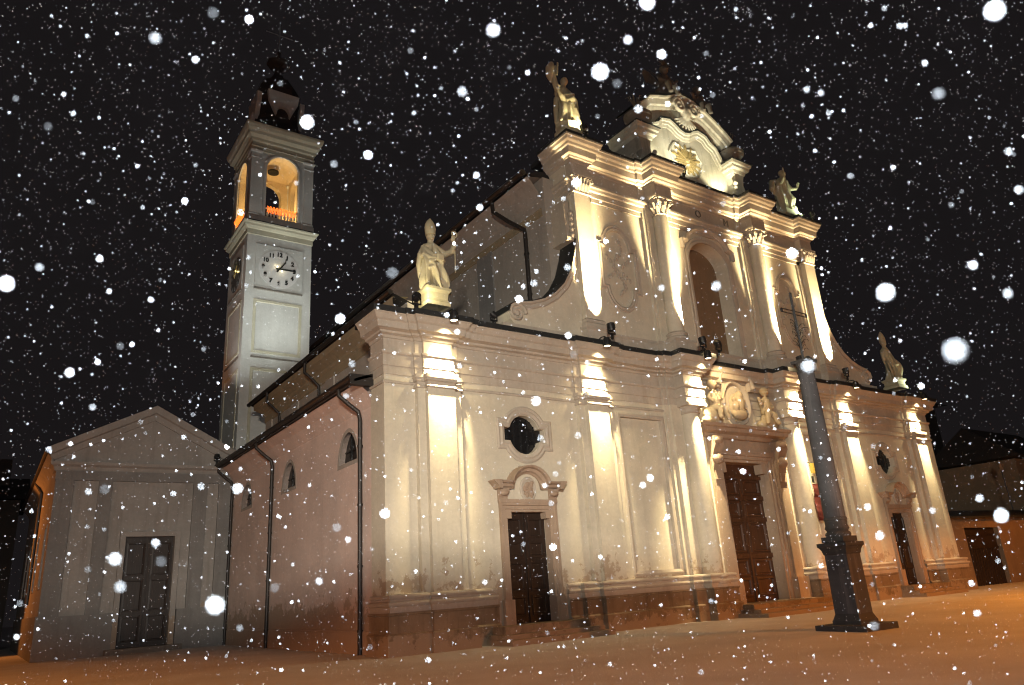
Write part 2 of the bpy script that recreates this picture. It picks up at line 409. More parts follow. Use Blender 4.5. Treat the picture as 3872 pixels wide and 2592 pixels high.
E_ = MB(); E_.sweep(ent, [(.60, 11.69), (.69, 11.69), (.70, 11.90), (.60, 11.93), (-.2, 12.03), (-.9, 12.07)])
E_.build('ledge_flashing', 'lead', CH)
# wall band under the architrave
E_ = MB(); E_.sweep([(XL, 1.15), (XL, 0), (XR, 0), (XR, 1.15)], [(0.002, 9.12), (.05, 9.12), (.07, 9.2), (.02, 9.24), (.002, 9.24)])
E_.build('wall_band', 'trim', CH)
# ledge top behind the cornice
MB().box(XL-.3, XR+.3, .15, 2.0, 11.78, 12.02).build('ledge', 'lead', CH)
# plinth
def plinth_path(d):
    w_ = .10
    def pil(xc): return [(xc-1.02, -.1-d), (xc-1.02, -.55-d), (xc+1.02, -.55-d), (xc+1.02, -.1-d)]
    p = [(XL-.1-d, 1.15), (XL-.1-d, -.45-d), (LOWX[0]-.7, -.45-d), (LOWX[0]-.7, -.58-d), (LOWX[0]+.98, -.58-d), (LOWX[0]+.98, -.1-d)]
    p += [(5.3, -.1-d)]
    a = list(p)
    p2 = [(8.6, -.1-d), (LOWX[1]-1.55, -.1-d), (LOWX[1]-1.55, -.32-d), (LOWX[1]-.75, -.32-d), (LOWX[1]-.75, -.55-d), (LOWX[1]+.95, -.55-d), (LOWX[1]+.95, -.4-d),
          (LOWX[2]-1.45, -.4-d), (LOWX[2]-1.45, -.62-d), (LOWX[2]-.8, -.62-d), (LOWX[2]-.8, -1.05-d), (LOWX[2]+.8, -1.05-d), (LOWX[2]+.8, -.2-d), (18.2, -.2-d)]
    return [a, p2] + [[(2*XC - x, y) for x, y in reversed(q)] for q in (a, p2)]
S_ = MB()
for q in plinth_path(0): S_.sweep(q, [(.10, G), (.10, .42), (.02, .48), (.02, 1.02), (.06, 1.06), (.06, 1.12), (-.5, 1.13)])
S_.build('stone_plinth', 'stone', CH)
S_ = MB()
for q in plinth_path(-.08):
    q = [p for p in q]
    S_.sweep(q, [(.04, 1.12), (.05, 1.3), (.10, 1.34), (.13, 1.40), (.10, 1.46), (.02, 1.48), (.01, 1.54), (.05, 1.56), (.08, 1.62), (.05, 1.68), (-.05, 1.70), (-.5, 1.71)])
S_.build('base_moulding', 'trim', CH)
# --- pilasters (four) and columns (two) of the lower order
def pil_low(xc):
    b_ = MB()
    b_.box(xc-.93, xc+.93, -.24, .02, 1.66, 9.47)
    b_.box(xc-.62, xc+.56, -.46, -.2, 1.67, 9.10)
    o = b_.build('pilaster', 'facade', CH)
    c = MB(); pa = [(xc-.93, 0.02), (xc-.93, -.24), (xc-.62, -.24), (xc-.62, -.46), (xc+.56, -.46), (xc+.56, -.24), (xc+.93, -.24), (xc+.93, .02)]
    c.sweep(pa, [(.0, 8.98), (.05, 8.98), (.07, 9.03), (.05, 9.08), (.012, 9.09), (.012, 9.22), (.07, 9.25), (.07, 9.33), (.085, 9.36), (.10, 9.37), (.10, 9.50), (-.2, 9.54)])
    c.build('capital', 'trim', o)
for k in (0, 1, 4, 5): pil_low(LOWX[k])
def col_low(xc, s):
    r0, r1 = .50, .43; cy = -.40
    b_ = MB(); b_.lathe([(r0*1.0 if z < .3 else r0 + (r1-r0)*((z-.3)/.7)**1.5, 1.6 + z*7.5) for z in [k/14 for k in range(15)]], (xc, cy, 0), 40)
    o = b_.build('column', 'facade', CH, True)
    c = MB()
    c.lathe([(r1, 9.0), (r1+.05, 9.02), (r1+.06, 9.06), (r1+.01, 9.09), (r1+.01, 9.2), (r1+.08, 9.28), (r1+.11, 9.35), (.3, 9.36)], (xc, cy, 0), 40)
    c.box(xc-.64, xc+.64, -.99, .0, 9.352, 9.5)
    c.build('capital', 'trim', o, True)
    bs = MB(); bs.lathe([(.3, 1.12), (.74, 1.12), (.74, 1.24), (.68, 1.26), (.72, 1.32), (.72, 1.38), (.64, 1.43), (.56, 1.46), (.56, 1.5), (.63, 1.53), (.64, 1.58), (.60, 1.63), (.52, 1.65), (.3, 1.66)], (xc, cy-.05, 0), 40)
    bs.build('base', 'trim', o, True)
    k = MB(); k.box(xc-1.08, xc+1.08, -.26, .02, 1.64, 9.47); k.box(xc-1.35 if s > 0 else xc+1.08-.01, xc-1.08+.01 if s > 0 else xc+1.35, -.13, .02, 1.645, 9.465)
    k.build('backing_pilaster', 'facade', o)
col_low(LOWX[2], 1); col_low(LOWX[3], -1)

# --- side doors
def side_door(x):
    d = MB(); d.box(x-1.0, x+1.0, .30, .36, .38, 4.5); d.box(x-.03, x+.03, .24, .30, .38, 4.46)
    for sx in (-1, 1):
        for z0, z1 in ((.62, 1.35), (1.5, 2.6), (2.75, 3.35), (3.5, 4.25)):
            cx = x + sx*.5
            d.sweepv([(cx-.36, z0), (cx-.36, z1), (cx+.36, z1), (cx+.36, z0)], [(.0, .3), (0, .255), (-.07, .25), (-.1, .3)], True)
    o = d.build('side_door', 'wood', CH)
    f = MB()
    f.sweepv([(x-1.02, .38), (x-1.02, 4.46), (x+1.02, 4.46), (x+1.02, .38)], [(-.005, .3), (-.005, -.06), (.08, -.06), (.1, -.1), (.22, -.1), (.24, -.16), (.34, -.16), (.34, 0)])
    f.box(x-1.42, x-.98, -.19, .3, .3, 1.25); f.box(x+.98, x+1.42, -.19, .3, .3, 1.25)
    for sx in (-1, 1): f.box(x+sx*.99-.16, x+sx*.99+.16, -.08, .28, 4.2, 4.46)
    f.box(x-1.38, x+1.38, -.2, 0, 4.78, 4.92)
    f.build('door_frame', 'marble', o)
    t_ = MB(); t_.py([(x-1.2, 4.92), (x+1.2, 4.92), (x+1.2, 5.3)] + arcp(x, 5.28, .62, .72, 0, 180, 14) + [(x-1.2, 5.3)], -.1, .0)
    t_.build('tympanum', 'facade', o)
    c = MB(); cp = [(x-1.75, 5.35), (x-.72, 5.35)] + arcp(x, 5.36, .64, .62, 180, 0, 14)[0:] + [(x+.72, 5.35), (x+1.75, 5.35)]
    c.sweepv([(x-1.4, 5.3)] + [(x-.74, 5.3)] + arcp(x, 5.32, .66, .60, 176, 4, 14) + [(x+.74, 5.3), (x+1.4, 5.3)],
             [(.0, 0), (.0, -.15), (.06, -.2), (.09, -.28), (.2, -.33), (.22, -.45), (.28, -.5), (.31, -.5), (.33, 0)])
    for sx in (-1, 1):
        e = x + sx*1.4
        c.py([(e, 5.3), (e, 5.63), (e+sx*.36, 5.63), (e+sx*.36, 5.58), (e+sx*.2, 5.42), (e+sx*.12, 5.3)], -.46, 0)
    c.build('cornice', 'marble', o)
    for sx in (-1, 1):
        k = MB(); e = x + sx*1.2
        k.px([(-.02, 4.86), (-.16, 4.86), (-.14, 4.98), (-.2, 5.08), (-.3, 5.2), (-.3, 5.31), (-.02, 5.31)], e-.2, e+.2)
        k.ball((e, -.25, 5.16), (.2, .1, .12)); k.build('console', 'marble', o, True)
    md = MB(); md.lathe([(.38, 0), (.4, .05), (.36, .1), (.3, .09), (.28, .05)], (0, 0, 0), 24)
    md.v = [(x + a, -.1 - c_, 5.32 + b2*1.25) for a, b2, c_ in md.v]
    md.build('medallion_frame', 'trim', o, True)
    rl = MB(); random.seed(int(x*10))
    rl.ball((x, -.12, 5.32), (.27, .06, .35))
    for k in range(16): rl.ball((x + random.uniform(-.2, .2), -.17, 5.3 + random.uniform(-.28, .28)), (random.uniform(.04, .1), .06, random.uniform(.05, .12)), 8, 6)
    rl.build('medallion', 'marble', o, True)
    cr = MB()   # stucco spray over the cornice
    for k in range(26):
        a = R(20 + 140*random.random()); r_ = random.uniform(.72, 1.0)
        cr.ball((x + r_*math.cos(a), -.02, 5.36 + r_*.95*math.sin(a)), (random.uniform(.03, .09), .04, random.uniform(.03, .08)), 7, 5)
    cr.build('stucco_spray', 'trim', o, True)
    s_ = MB(); s_.box(x-2.05, x+2.05, -1.05, .3, .12, .38); s_.box(x-2.25, x+2.2, -1.42, -.1, -.03, .115); s_.box(x-2.3, x+2.35, -1.8, -.1, -.4, -.035)
    s_.build('step', 'stone', o)
for x in DX: side_door(x)

# --- main portal
def main_door():
    x = XC
    d = MB(); d.box(x-1.75, x+1.75, .52, .6, .3, 6.9); d.box(x-.06, x+.06, .42, .52, .3, 6.2)
    d.box(x-1.75, x+1.75, .40, .5, 6.15, 6.32)
    for z in (2.3, 4.05, 5.1): d.box(x-1.74, x+1.74, .44, .505, z, z+.22)
    for sx in (-1, 1):
        for z0, z1 in ((.55, 1.4), (1.5, 2.25), (2.6, 4.0), (4.3, 5.05), (5.4, 6.1)):
            cx = x + sx*.88
            d.sweepv([(cx-.66, z0), (cx-.66, z1), (cx+.66, z1), (cx+.66, z0)], [(.02, .52), (0, .43), (-.08, .42), (-.12, .5)], True)
    o = d.build('main_door', 'redwood', CH)
    f = MB()
    f.sweepv([(x-1.75, .3), (x-1.75, 6.9), (x+1.75, 6.9), (x+1.75, .3)], [(-.005, .5), (-.005, -.12), (.12, -.12), (.15, -.2), (.3, -.2), (.33, -.28), (.46, -.28), (.46, 0)])
    for sx in (-1, 1):
        f.box(x+sx*1.62-.22, x+sx*1.62+.22, -.05, .45, 6.4, 6.9)
        e = x + sx*2.5
        f.box(e-.5, e+.42, -.16, 0, .3, 8.2)
        f.box(e-.34, e+.3, -.42, -.1, .3, 7.0)
        f.box(e-.46, e+.46, -.55, 0, .28, 1.3)
    f.box(x-2.3, x+2.3, -.2, 0, 7.36, 8.1)
    f.box(x-2.4, x+2.4, -.3, 0, 7.36, 7.5)
    f.build('door_frame', 'marble', o)
    c = MB(); c.sweep([(x-2.95, 0.0), (x-2.95, -.35), (x+2.95, -.35), (x+2.95, 0)], [(.0, 8.0), (.05, 8.05), (.09, 8.2), (.3, 8.3), (.32, 8.48), (.42, 8.52), (.46, 8.66), (-.3, 8.7)])
    c.build('cornice', 'marble', o)
    for sx in (-1, 1):
        k = MB(); e = x + sx*2.5
        k.px([(-.1, 6.3), (-.42, 6.35), (-.52, 6.7), (-.5, 7.0), (-.6, 7.3), (-.78, 7.6), (-.78, 8.0), (-.1, 8.0)], e-.3, e+.3)
        k.ball((e, -.55, 6.95), (.34, .22, .28)); k.ball((e, -.72, 7.8), (.33, .14, .18))
        k.box(e-.24, e+.24, -.48, -.1, 5.95, 6.4)
        k.build('console', 'marble', o, True)
    s_ = MB(); s_.box(x-3.1, x+3.1, -1.75, .5, .1, .3); s_.box(x-3.3, x+3.3, -2.25, -.3, -.05, .095); s_.box(x-3.5, x+3.5, -2.75, -.3, -.4, -.055)
    s_.build('step', 'stone', o)
    # relief over the door: arched frame, oval, carved group, two seated cherubs
    g = MB(); g.py([(x-1.5, 8.7), (x-1.35, 9.4), (x-1.15, 10.0), (x-1.2, 10.75)] + arcp(x, 10.6, 1.2, 1.15, 172, 8, 14) + [(x+1.2, 10.75), (x+1.15, 10.0), (x+1.35, 9.4), (x+1.5, 8.7)], -.16, 0)
    go = g.build('portal_relief', 'facade', CH)
    g = MB(); g.sweepv([(x-1.85, 10.66), (x-1.1, 10.66)] + arcp(x, 10.66, 1.08, 1.08, 176, 4, 16) + [(x+1.1, 10.66), (x+1.85, 10.66)],
                       [(0, -.1), (0, -.3), (.07, -.36), (.16, -.38), (.2, -.48), (.28, -.5), (.3, -.1)])
    g.build('arched_moulding', 'trim', go)
    g = MB(); g.lathe([(.86, 0), (.9, .1), (1.0, .16), (1.06, .1), (1.1, 0)], (0, 0, 0), 36); g.v = [(x + a, -.15 - c_, 9.95 + b2*1.12) for a, b2, c_ in g.v]
    g.build('oval_frame', 'trim', go, True)
    random.seed(5); g = MB()
    g.ball((x, -.2, 9.75), (.62, .12, .75)); g.ball((x+.1, -.36, 10.35), (.2, .2, .24)); g.ball((x+.1, -.3, 9.9), (.34, .26, .5))
    g.ball((x-.32, -.38, 9.75), (.18, .2, .3)); g.ball((x-.38, -.4, 10.1), (.12, .13, .14)); g.ball((x, -.34, 9.35), (.55, .24, .3))
    for k in range(26): g.ball((x + max(-.5, min(.5, random.gauss(0, .28))), -.28 - random.random()*.1, 9.5 + max(-.55, min(.6, random.gauss(0, .3)))), (random.uniform(.05, .12), .1, random.uniform(.05, .12)), 8, 6)
    g.build('carved_group', 'relief', go, remesh=.035)
    for sx in (-1, 1):
        b_ = MB(); X = x + sx*2.02; F = lambda a, y, z: (x + sx*(2.02 + a), y, z)
        b_.tube([F(.0, -.45, 9.5), F(-.02, -.5, 9.85), F(0, -.5, 10.2), F(.02, -.48, 10.38)], [.27, .29, .24, .13], 12)
        b_.ball(F(.03, -.52, 10.68), (.22, .23, .25)); b_.ball(F(.03, -.72, 10.64), (.05, .06, .06)); b_.ball(F(.04, -.44, 10.76), (.24, .22, .2))
        b_.tube([F(-.05, -.5, 9.5), F(-.3, -.78, 9.5), F(-.42, -.8, 9.1), F(-.5, -.82, 8.85)], [.2, .17, .13, .1], 10)
        b_.tube([F(.15, -.5, 9.5), F(.1, -.85, 9.35), F(.2, -.9, 9.0), F(.25, -.98, 8.85)], [.2, .17, .12, .1], 10)
        b_.tube([F(-.2, -.48, 10.22), F(-.48, -.55, 9.95), F(-.62, -.6, 10.2), F(-.66, -.6, 10.32)], [.12, .1, .08, .09], 8)
        b_.tube([F(.2, -.48, 10.22), F(.42, -.5, 10.0), F(.3, -.68, 9.75)], [.12, .1, .08], 8)
        b_.ball(F(.2, -.35, 9.15), (.55, .3, .42)); b_.ball(F(-.05, -.3, 8.95), (.6, .3, .25)); b_.ball(F(.45, -.3, 8.9), (.42, .25, .2))
        b_.grid([[F(.18, -.3, 10.2), F(.2, -.28, 9.8)], [F(.5, -.2, 10.55), F(.5, -.18, 9.9)], [F(.75, -.15, 10.65), F(.7, -.12, 10.1)], [F(.72, -.15, 10.2), F(.6, -.12, 9.8)]])
        b_.build('cherub', 'relief', go, remesh=.035)
main_door()

# --- upper storey
UY = .10
NX0, NX1 = 18.95, 2*XC - 18.95
U = MB(); nich = [(NX0, 12.3), (NX1, 12.3), (NX1, 17.9)] + arcp(XC, 17.9, (NX1-NX0)/2, 1.3, 0, 180, 18)[1:]
def ovalpts(cx, e=0.0):
    return [(cx+1.1+e, 15.3-e), (cx+1.1+e, 17.35+e)] + [(cx+.82+e*.9, 17.35+e)] + arcp(cx, 17.4, .8+e, 1.0+e, 10, 170, 12) + [(cx-.82-e*.9, 17.35+e), (cx-1.1-e, 17.35+e), (cx-1.1-e, 15.3-e), (cx-.82-e*.9, 15.3-e)] + arcp(cx, 15.25, .8+e, 1.0+e, 190, 350, 12) + [(cx+.82+e*.9, 15.3-e)]
OX = [13.68, 2*XC - 13.68]
U.wall([(10.75, 11.9), (2*XC-10.75, 11.9), (2*XC-10.75, 22.3), (10.75, 22.3)], [nich, ovalpts(OX[0]), ovalpts(OX[1])], lambda p, d: (p[0], UY + d, p[1]), [.9, .1, .1])
for cx in OX: U.py(ovalpts(cx), UY+.1, UY+.12)
for x in (10.75, 2*XC-10.75): U.add([(x, UY, 11.9), (x, 1.4, 11.9), (x, 1.4, 22.3), (x, UY, 22.3)], [(0, 1, 2, 3)])
U.build('upper_wall', 'facade', CH)
for cx in OX:
    f = MB(); f.sweepv(ovalpts(cx), [(.006, UY+.05), (.006, UY-.04), (-.08, UY-.07), (-.14, UY-.03), (-.24, UY-.05), (-.28, UY-.01), (-.28, UY+.02)], True)
    fo = f.build('oval_panel', 'trim', CH)
    random.seed(3); r_ = MB()
    for k in range(34):
        t_ = k/33; z = 14.9 + 3.0*t_
        r_.ball((cx + .28*math.sin(t_*9) + random.uniform(-.1, .1), UY+.05, z), (random.uniform(.05, .11), .06, random.uniform(.06, .13)), 7, 5)
    for a in (35, 145, 215, 325):
        for q in (.35, .6, .85): r_.ball((cx + q*math.cos(R(a)), UY+.06, 16.3 + 1.1*q*math.sin(R(a))), (.09, .05, .12), 7, 5)
    r_.build('stucco_ornament', 'trim', fo, True)
# niche window set back in the wall, its arch moulding
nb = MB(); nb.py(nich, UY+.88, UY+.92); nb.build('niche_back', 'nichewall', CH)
f = MB(); f.sweepv([(NX0-.28, 18.5), (NX0-.28, 18.9)] + [(NX0+.1, 19.0)] + arcp(XC, 18.85, 1.6, 1.0, 165, 15, 14) + [(NX1-.1, 19.0), (NX1+.28, 18.9), (NX1+.28, 18.5)], [(0, UY), (0, UY-.12), (.08, UY-.16), (.14, UY-.22), (.22, UY-.22), (.24, UY)])
f.sweepv([(NX0, 12.4), (NX0, 17.9)] + arcp(XC, 17.9, (NX1-NX0)/2, 1.3, 180, 0, 18) + [(NX1, 12.4)], [(-.006, UY+.02), (-.006, UY-.06), (.14, UY-.08), (.2, UY-.04), (.34, UY-.06), (.36, UY)])
f.build('niche_frame', 'trim', CH)
# plinth zone of the upper order
def upper_path(pm, cm, wide=0, y0=-UY):
    p = [(10.75-wide, 1.4), (10.75-wide, -y0*-1)]
    p = [(10.75-wide, 1.4), (10.75-wide, UY-.0), (10.83-wide*.5, UY), (10.83-wide*.5, -pm)] if False else [(10.80-wide, 1.4), (10.80-wide, -pm), (11.86+wide, -pm), (11.86+wide, UY)]
    c = [(-1.0, UY), (-1.0, -.02), (-.60-wide, -.02), (-.60-wide, -cm), (.60+wide, -cm), (.60+wide, -.02), (1.0, -.02), (1.0, UY)]
    p += [(UPX[1] + a, b2) for a, b2 in c]
    return p + [(2*XC - a, b2) for a, b2 in reversed(p)]
q = MB(); q.sweep(upper_path(.36, .78, .06), [(.06, 11.9), (.06, 12.55), (.12, 12.62), (.12, 12.72), (.03, 12.76), (-.5, 12.8)])
q.build('upper_plinth', 'trim', CH)
eu = upper_path(.32, .80)
q = MB(); q.sweep(eu, [(.003, 20.62), (.03, 20.62), (.05, 20.72), (.012, 20.74), (.012, 21.3), (.05, 21.33), (.08, 21.42), (.2, 21.47), (.22, 21.56), (.34, 21.62), (.37, 21.95), (.44, 22.0), (.47, 22.12), (.56, 22.2), (.60, 22.34), (.64, 22.38), (.64, 22.5), (-.4, 22.56)])
q.build('upper_entablature', 'trim', CH)
q = MB()  # architrave between the capitals
q.sweep([(10.8, 1.4), (10.8, UY-.02), (2*XC-10.8, UY-.02), (2*XC-10.8, 1.4)], [(0.003, 19.62), (.06, 19.62), (.06, 19.85), (.1, 19.88), (.1, 20.15), (.17, 20.2), (.19, 20.34), (.24, 20.4), (.24, 20.5), (.003, 20.55)])
q.build('architrave', 'trim', CH)
q = MB(); q.sweep(eu, [(.6, 22.44), (.68, 22.45), (.68, 22.60), (.5, 22.63), (-.3, 22.66), (-.8, 22.66)]); q.build('cornice_flashing', 'lead', CH)
MB().box(10.6, 2*XC-10.6, .1, 2.6, 22.4, 22.65).build('upper_ledge', 'lead', CH)
def cap_leaf(c, xc, cy, z0, z1, r, square):
    """corinthian bell with two rings of curled leaves, corner scrolls and an abacus"""
    h = z1 - z0
    if square:
        c.box(xc-r, xc+r, cy-.02, cy+.2, z0, z1-.1)
        for row, n_, zz in ((0, 5, z0+.05), (1, 4, z0+.28*h+.1)):
            for k in range(n_):
                x = xc - r + (k+.5)*2*r/n_
                c.tube([(x, cy, zz), (x, cy-.07, zz+.22*h), (x, cy-.17, zz+.4*h), (x, cy-.22, zz+.36*h)], [.1, .11, .08, .03], 6)
        for sx in (-1, 1):
            for k in range(8): a = R(k*50); rr = .13*(1-k/10); c.ball((xc + sx*(r+.06) + rr*math.cos(a), cy-.16, z1-.28 + rr*math.sin(a)), .055, 6, 5)
        c.box(xc-r-.16, xc+r+.16, cy-.2, cy+.2, z1-.1, z1)
    else:
        c.lathe([(r, z0), (r+.02, z0+.5*h), (r+.16, z1-.1)], (xc, cy, 0), 20)
        for row, n_, zz, off in ((0, 10, z0+.02, 0), (1, 10, z0+.3*h, .5)):
            for k in range(n_):
                a = 2*PI*(k+off)/n_; dx, dy = math.cos(a), math.sin(a)
                c.tube([(xc+dx*r, cy+dy*r, zz), (xc+dx*(r+.07), cy+dy*(r+.07), zz+.22*h), (xc+dx*(r+.17), cy+dy*(r+.17), zz+.38*h), (xc+dx*(r+.23), cy+dy*(r+.23), zz+.33*h)], [.1, .11, .08, .03], 6)
        for a in (45, 135, 225, 315):
            dx, dy = math.cos(R(a)), math.sin(R(a))
            for k in range(8): b_ = R(k*50); rr = .14*(1-k/10); q_ = r+.22+rr*math.cos(b_); c.ball((xc+dx*q_, cy+dy*q_, z1-.27+rr*math.sin(b_)), .06, 6, 5)
        c.box(xc-r-.2, xc+r+.2, cy-r-.2, cy+r+.2, z1-.1, z1)
for k, x in enumerate(UPX):
    if k in (1, 2):
        b_ = MB(); b_.lathe([(.42 - .05*(z**1.6), 13.15 + z*6.6) for z in [j/12 for j in range(13)]], (x, -.33, 0), 36)
        o = b_.build('upper_column', 'facade', CH, True)
        g = MB(); g.lathe([(.3, 12.72), (.58, 12.76), (.6, 12.84), (.56, 12.9), (.5, 12.94), (.5, 12.99), (.55, 13.03), (.55, 13.1), (.47, 13.15), (.42, 13.2)], (x, -.33, 0), 36); g.build('base', 'trim', o, True)
        c = MB(); c.lathe([(.37, 19.68), (.43, 19.7), (.43, 19.76), (.37, 19.79)], (x, -.33, 0), 30); cap_leaf(c, x, -.33, 19.78, 20.63, .37, False); c.build('capital', 'trim', o, True)
        g = MB(); g.box(x-1.0, x+1.0, -.03, UY+.02, 12.75, 20.61); g.box(x-.8, x+.8, -.09, 0, 12.76, 20.6); g.build('backing_pilaster', 'facade', o)
    else:
        b_ = MB(); b_.box(x-.5, x+.5, -.30, UY+.05, 12.75, 19.75); b_.box(x+(-.54 if x < XC else -.86), x+(.86 if x < XC else .54), 0.02, UY+.04, 12.74, 20.6); o = b_.build('upper_pilaster', 'facade', CH)
        g = MB(); g.sweep([(x-.5, .1), (x-.5, -.30), (x+.5, -.30), (x+.5, .1)], [(.0, 12.74), (.1, 12.76), (.12, 12.86), (.06, 12.92), (.06, 12.98), (.08, 13.05), (.02, 13.12), (0, 13.14)]); g.build('base', 'trim', o)
        c = MB(); c.sweep([(x-.5, .1), (x-.5, -.30), (x+.5, -.30), (x+.5, .1)], [(.0, 19.66), (.06, 19.68), (.06, 19.75), (0.0, 19.78)]); cap_leaf(c, x, -.31, 19.76, 20.63, .46, True); c.build('capital', 'trim', o, True)
        s = -1 if x < XC else 1   # carved bracket on the outer flank
        c = MB(); xe = x + s*.55
        for z in (17.4, 17.7, 18.0, 18.3, 18.55): c.ball((xe + s*.05, .0, z), (.14, .16, .2), 8, 6)
        c.box(min(xe, xe+s*.35), max(xe, xe+s*.35), .1, 1.1, 17.3, 19.3); c.box(min(xe, xe+s*.42), max(xe, xe+s*.42), -.05, 1.1, 17.1, 17.28); c.build('flank_bracket', 'trim', o, True)
# letters on the frieze
for ch, x in (('D', 17.98), ('O', 20.32), ('M', 22.68)):
    cu = bpy.data.curves.new('letter', 'FONT'); cu.body = ch; cu.size = .62; cu.extrude = .015; cu.align_x = 'CENTER'
    me = None; o = bpy.data.objects.new('letter', cu); COL.objects.link(o)
    dg = bpy.context.evaluated_depsgraph_get(); me = bpy.data.meshes.new_from_object(o.evaluated_get(dg)); bpy.data.objects.remove(o)
    o = bpy.data.objects.new('letter', me); COL.objects.link(o); me.materials.append(mt['letter'])
    o.matrix_world = Matrix.Translation((x, UY-.03, 20.8)) @ Matrix.Rotation(PI/2, 4, 'X')
    o.parent = CH; o.matrix_parent_inverse = Matrix.Translation(-ORG[CH.name])
# side scrolls
def volute(s):
    mx = (lambda p: p) if s < 0 else (lambda p: (2*XC - p[0], p[1]))
    outer = [(10.82, 17.2), (10.62, 16.4), (10.3, 15.5), (9.85, 14.75), (9.25, 14.15), (8.6, 13.75), (7.9, 13.5), (7.5, 13.42), (7.1, 13.35), (6.75, 13.15), (6.65, 12.85), (6.75, 12.55), (6.95, 12.35)]
    b_ = MB(); pl = [mx(p) for p in outer] + [mx((10.82, 12.05)), ][0:1]
    pl = [mx(p) for p in outer + [(7.2, 12.0), (10.82, 12.0)]]
    b_.py(pl, -.02, 1.0); o = b_.build('side_scroll', 'facade', CH)
    pa = [mx(p) for p in outer[:-2]]
    if s < 0: pa = pa[::-1]
    m_ = MB(); m_.sweepv(pa, [(-.34, -.02), (-.34, -.06), (-.28, -.10), (-.14, -.08), (-.08, -.14), (.0, -.16), (.0, -.02)]); m_.build('scroll_moulding', 'trim', o)
    m_ = MB(); m_.sweepv(pa, [(.0, -.14), (.05, -.14), (.06, 1.02), (.0, 1.02)]); m_.build('scroll_flashing', 'lead', o)
    m_ = MB(); c = mx((7.1, 12.85))
    sp = [(c[0] + s*-1*r_*math.cos(a), -.08, c[1] + r_*math.sin(a)) for a, r_ in [(k*.35, .46*(1 - k/34)) for k in range(32)]]
    m_.tube(sp, [.1 - .05*k/31 for k in range(32)], 8); m_.ball((c[0], -.06, c[1]), (.14, .1, .14)); m_.build('scroll_eye', 'trim', o, True)
    a_, b2 = mx((6.3, 12.2)), mx((10.9, 12.2)); MB().box(min(a_[0], b2[0]), max(a_[0], b2[0]), -.12, 1.02, 11.98, 12.3).build('scroll_plinth', 'trim', o)
volute(-1); volute(1)

# --- gable
gy = .5
def gx(p): return (XC + p[0], p[1])
half = [(3.55, 22.6), (3.5, 24.4), (3.35, 25.2), (2.95, 25.9), (2.75, 26.5), (2.9, 26.9)]
gw = MB(); out = [(-a, z) for a, z in half] + [(-3.2, 27.1), (-2.5, 27.6), (-1.7, 28.0), (0, 28.3), (1.7, 28.0), (2.5, 27.6), (3.2, 27.1)] + half[::-1]
gw.py([gx(p) for p in out], gy, gy+1.1); go = gw.build('gable', 'gable', CH)
inner = [(-3.35, 25.2), (-2.95, 25.9), (-2.7, 26.35), (-2.2, 26.6), (-1.9, 26.95), (-1.2, 27.1), (-.75, 26.9), (-.4, 26.65), (0, 26.55), (.4, 26.65), (.75, 26.9), (1.2, 27.1), (1.9, 26.95), (2.2, 26.6), (2.7, 26.35), (2.95, 25.9), (3.35, 25.2)]
g = MB(); g.sweepv([gx(p) for p in inner], [(-.45, gy), (-.45, gy-.04), (-.3, gy-.08), (-.28, gy-.14), (-.14, gy-.16), (-.12, gy-.24), (.0, gy-.28), (.02, gy)]); g.build('inner_moulding', 'gable', go)
g = MB(); g.sweepv([gx(p) for p in inner[3:-3]], [(.0, gy), (.0, gy-.30), (.12, gy-.30), (.13, gy)]); g.build('inner_flashing', 'lead', go)
top = [(-3.55, 26.55), (-3.1, 26.9), (-2.75, 27.25), (-2.2, 27.45), (-1.5, 27.65), (-.9, 27.95), (-.5, 28.15), (0, 28.2), (.5, 28.15), (.9, 27.95), (1.6, 27.75), (2.4, 27.3), (3.1, 26.85), (3.55, 26.5)]
g = MB(); g.sweepv([gx(p) for p in top], [(0, gy), (0, gy-.2), (.1, gy-.26), (.2, gy-.3), (.24, gy-.42), (.55, gy-.5), (.58, gy-.62), (.68, gy-.66), (.70, gy+1.2)]); g.build('top_cornice', 'gable', go)
g = MB(); g.sweepv([gx(p) for p in top], [(.64, gy-.70), (.78, gy-.70), (.80, gy+1.25), (.70, gy+1.25)]); g.build('top_flashing', 'lead', go)
pn = [(-1.45, 25.0), (-1.2, 25.45), (-.9, 25.8), (-.4, 25.75), (0, 25.55), (.5, 25.7), (.95, 25.75), (1.15, 25.3), (1.45, 24.9), (1.2, 24.2), (.8, 23.8), (0, 23.7), (-.8, 23.8), (-1.2, 24.2)]
g = MB(); g.sweepv([gx(p) for p in pn], [(0, gy), (0, gy-.08), (-.1, gy-.1), (-.16, gy)], True); g.build('panel_moulding', 'gable', go)
random.seed(11); g = MB()
for k in range(28):
    a = 2*PI*k/28; L = (1.15 if k % 2 else .8)*random.uniform(.85, 1.05); dx, dz = math.cos(a), math.sin(a)*.95; c0 = (XC+.02, 24.75)
    px_, pz_ = -dz*.055, dx*.055
    A = [(c0[0]+dx*.1-px_*.5, c0[1]+dz*.1-pz_*.5), (c0[0]+dx*L-px_, c0[1]+dz*L-pz_), (c0[0]+dx*(L+.06), c0[1]+dz*(L+.06)), (c0[0]+dx*L+px_, c0[1]+dz*L+pz_), (c0[0]+dx*.1+px_*.5, c0[1]+dz*.1+pz_*.5)]
    g.py(A, gy-.1-.012*(k % 3), gy-.02)
g.ball((XC+.02, gy-.1, 24.75), (.2, .1, .2)); g.build('sunburst', 'gold', go)
g = MB(); random.seed(4)   # cartouche breaking the top cornice
for s in (-1, 1):
    for k in range(26):
        a = k*.42; r_ = .52*(1-k/30); g.ball((XC + s*.62 + s*r_*math.cos(a), gy-.6, 28.05 + r_*math.sin(a)), (.12, .14, .12), 7, 5)
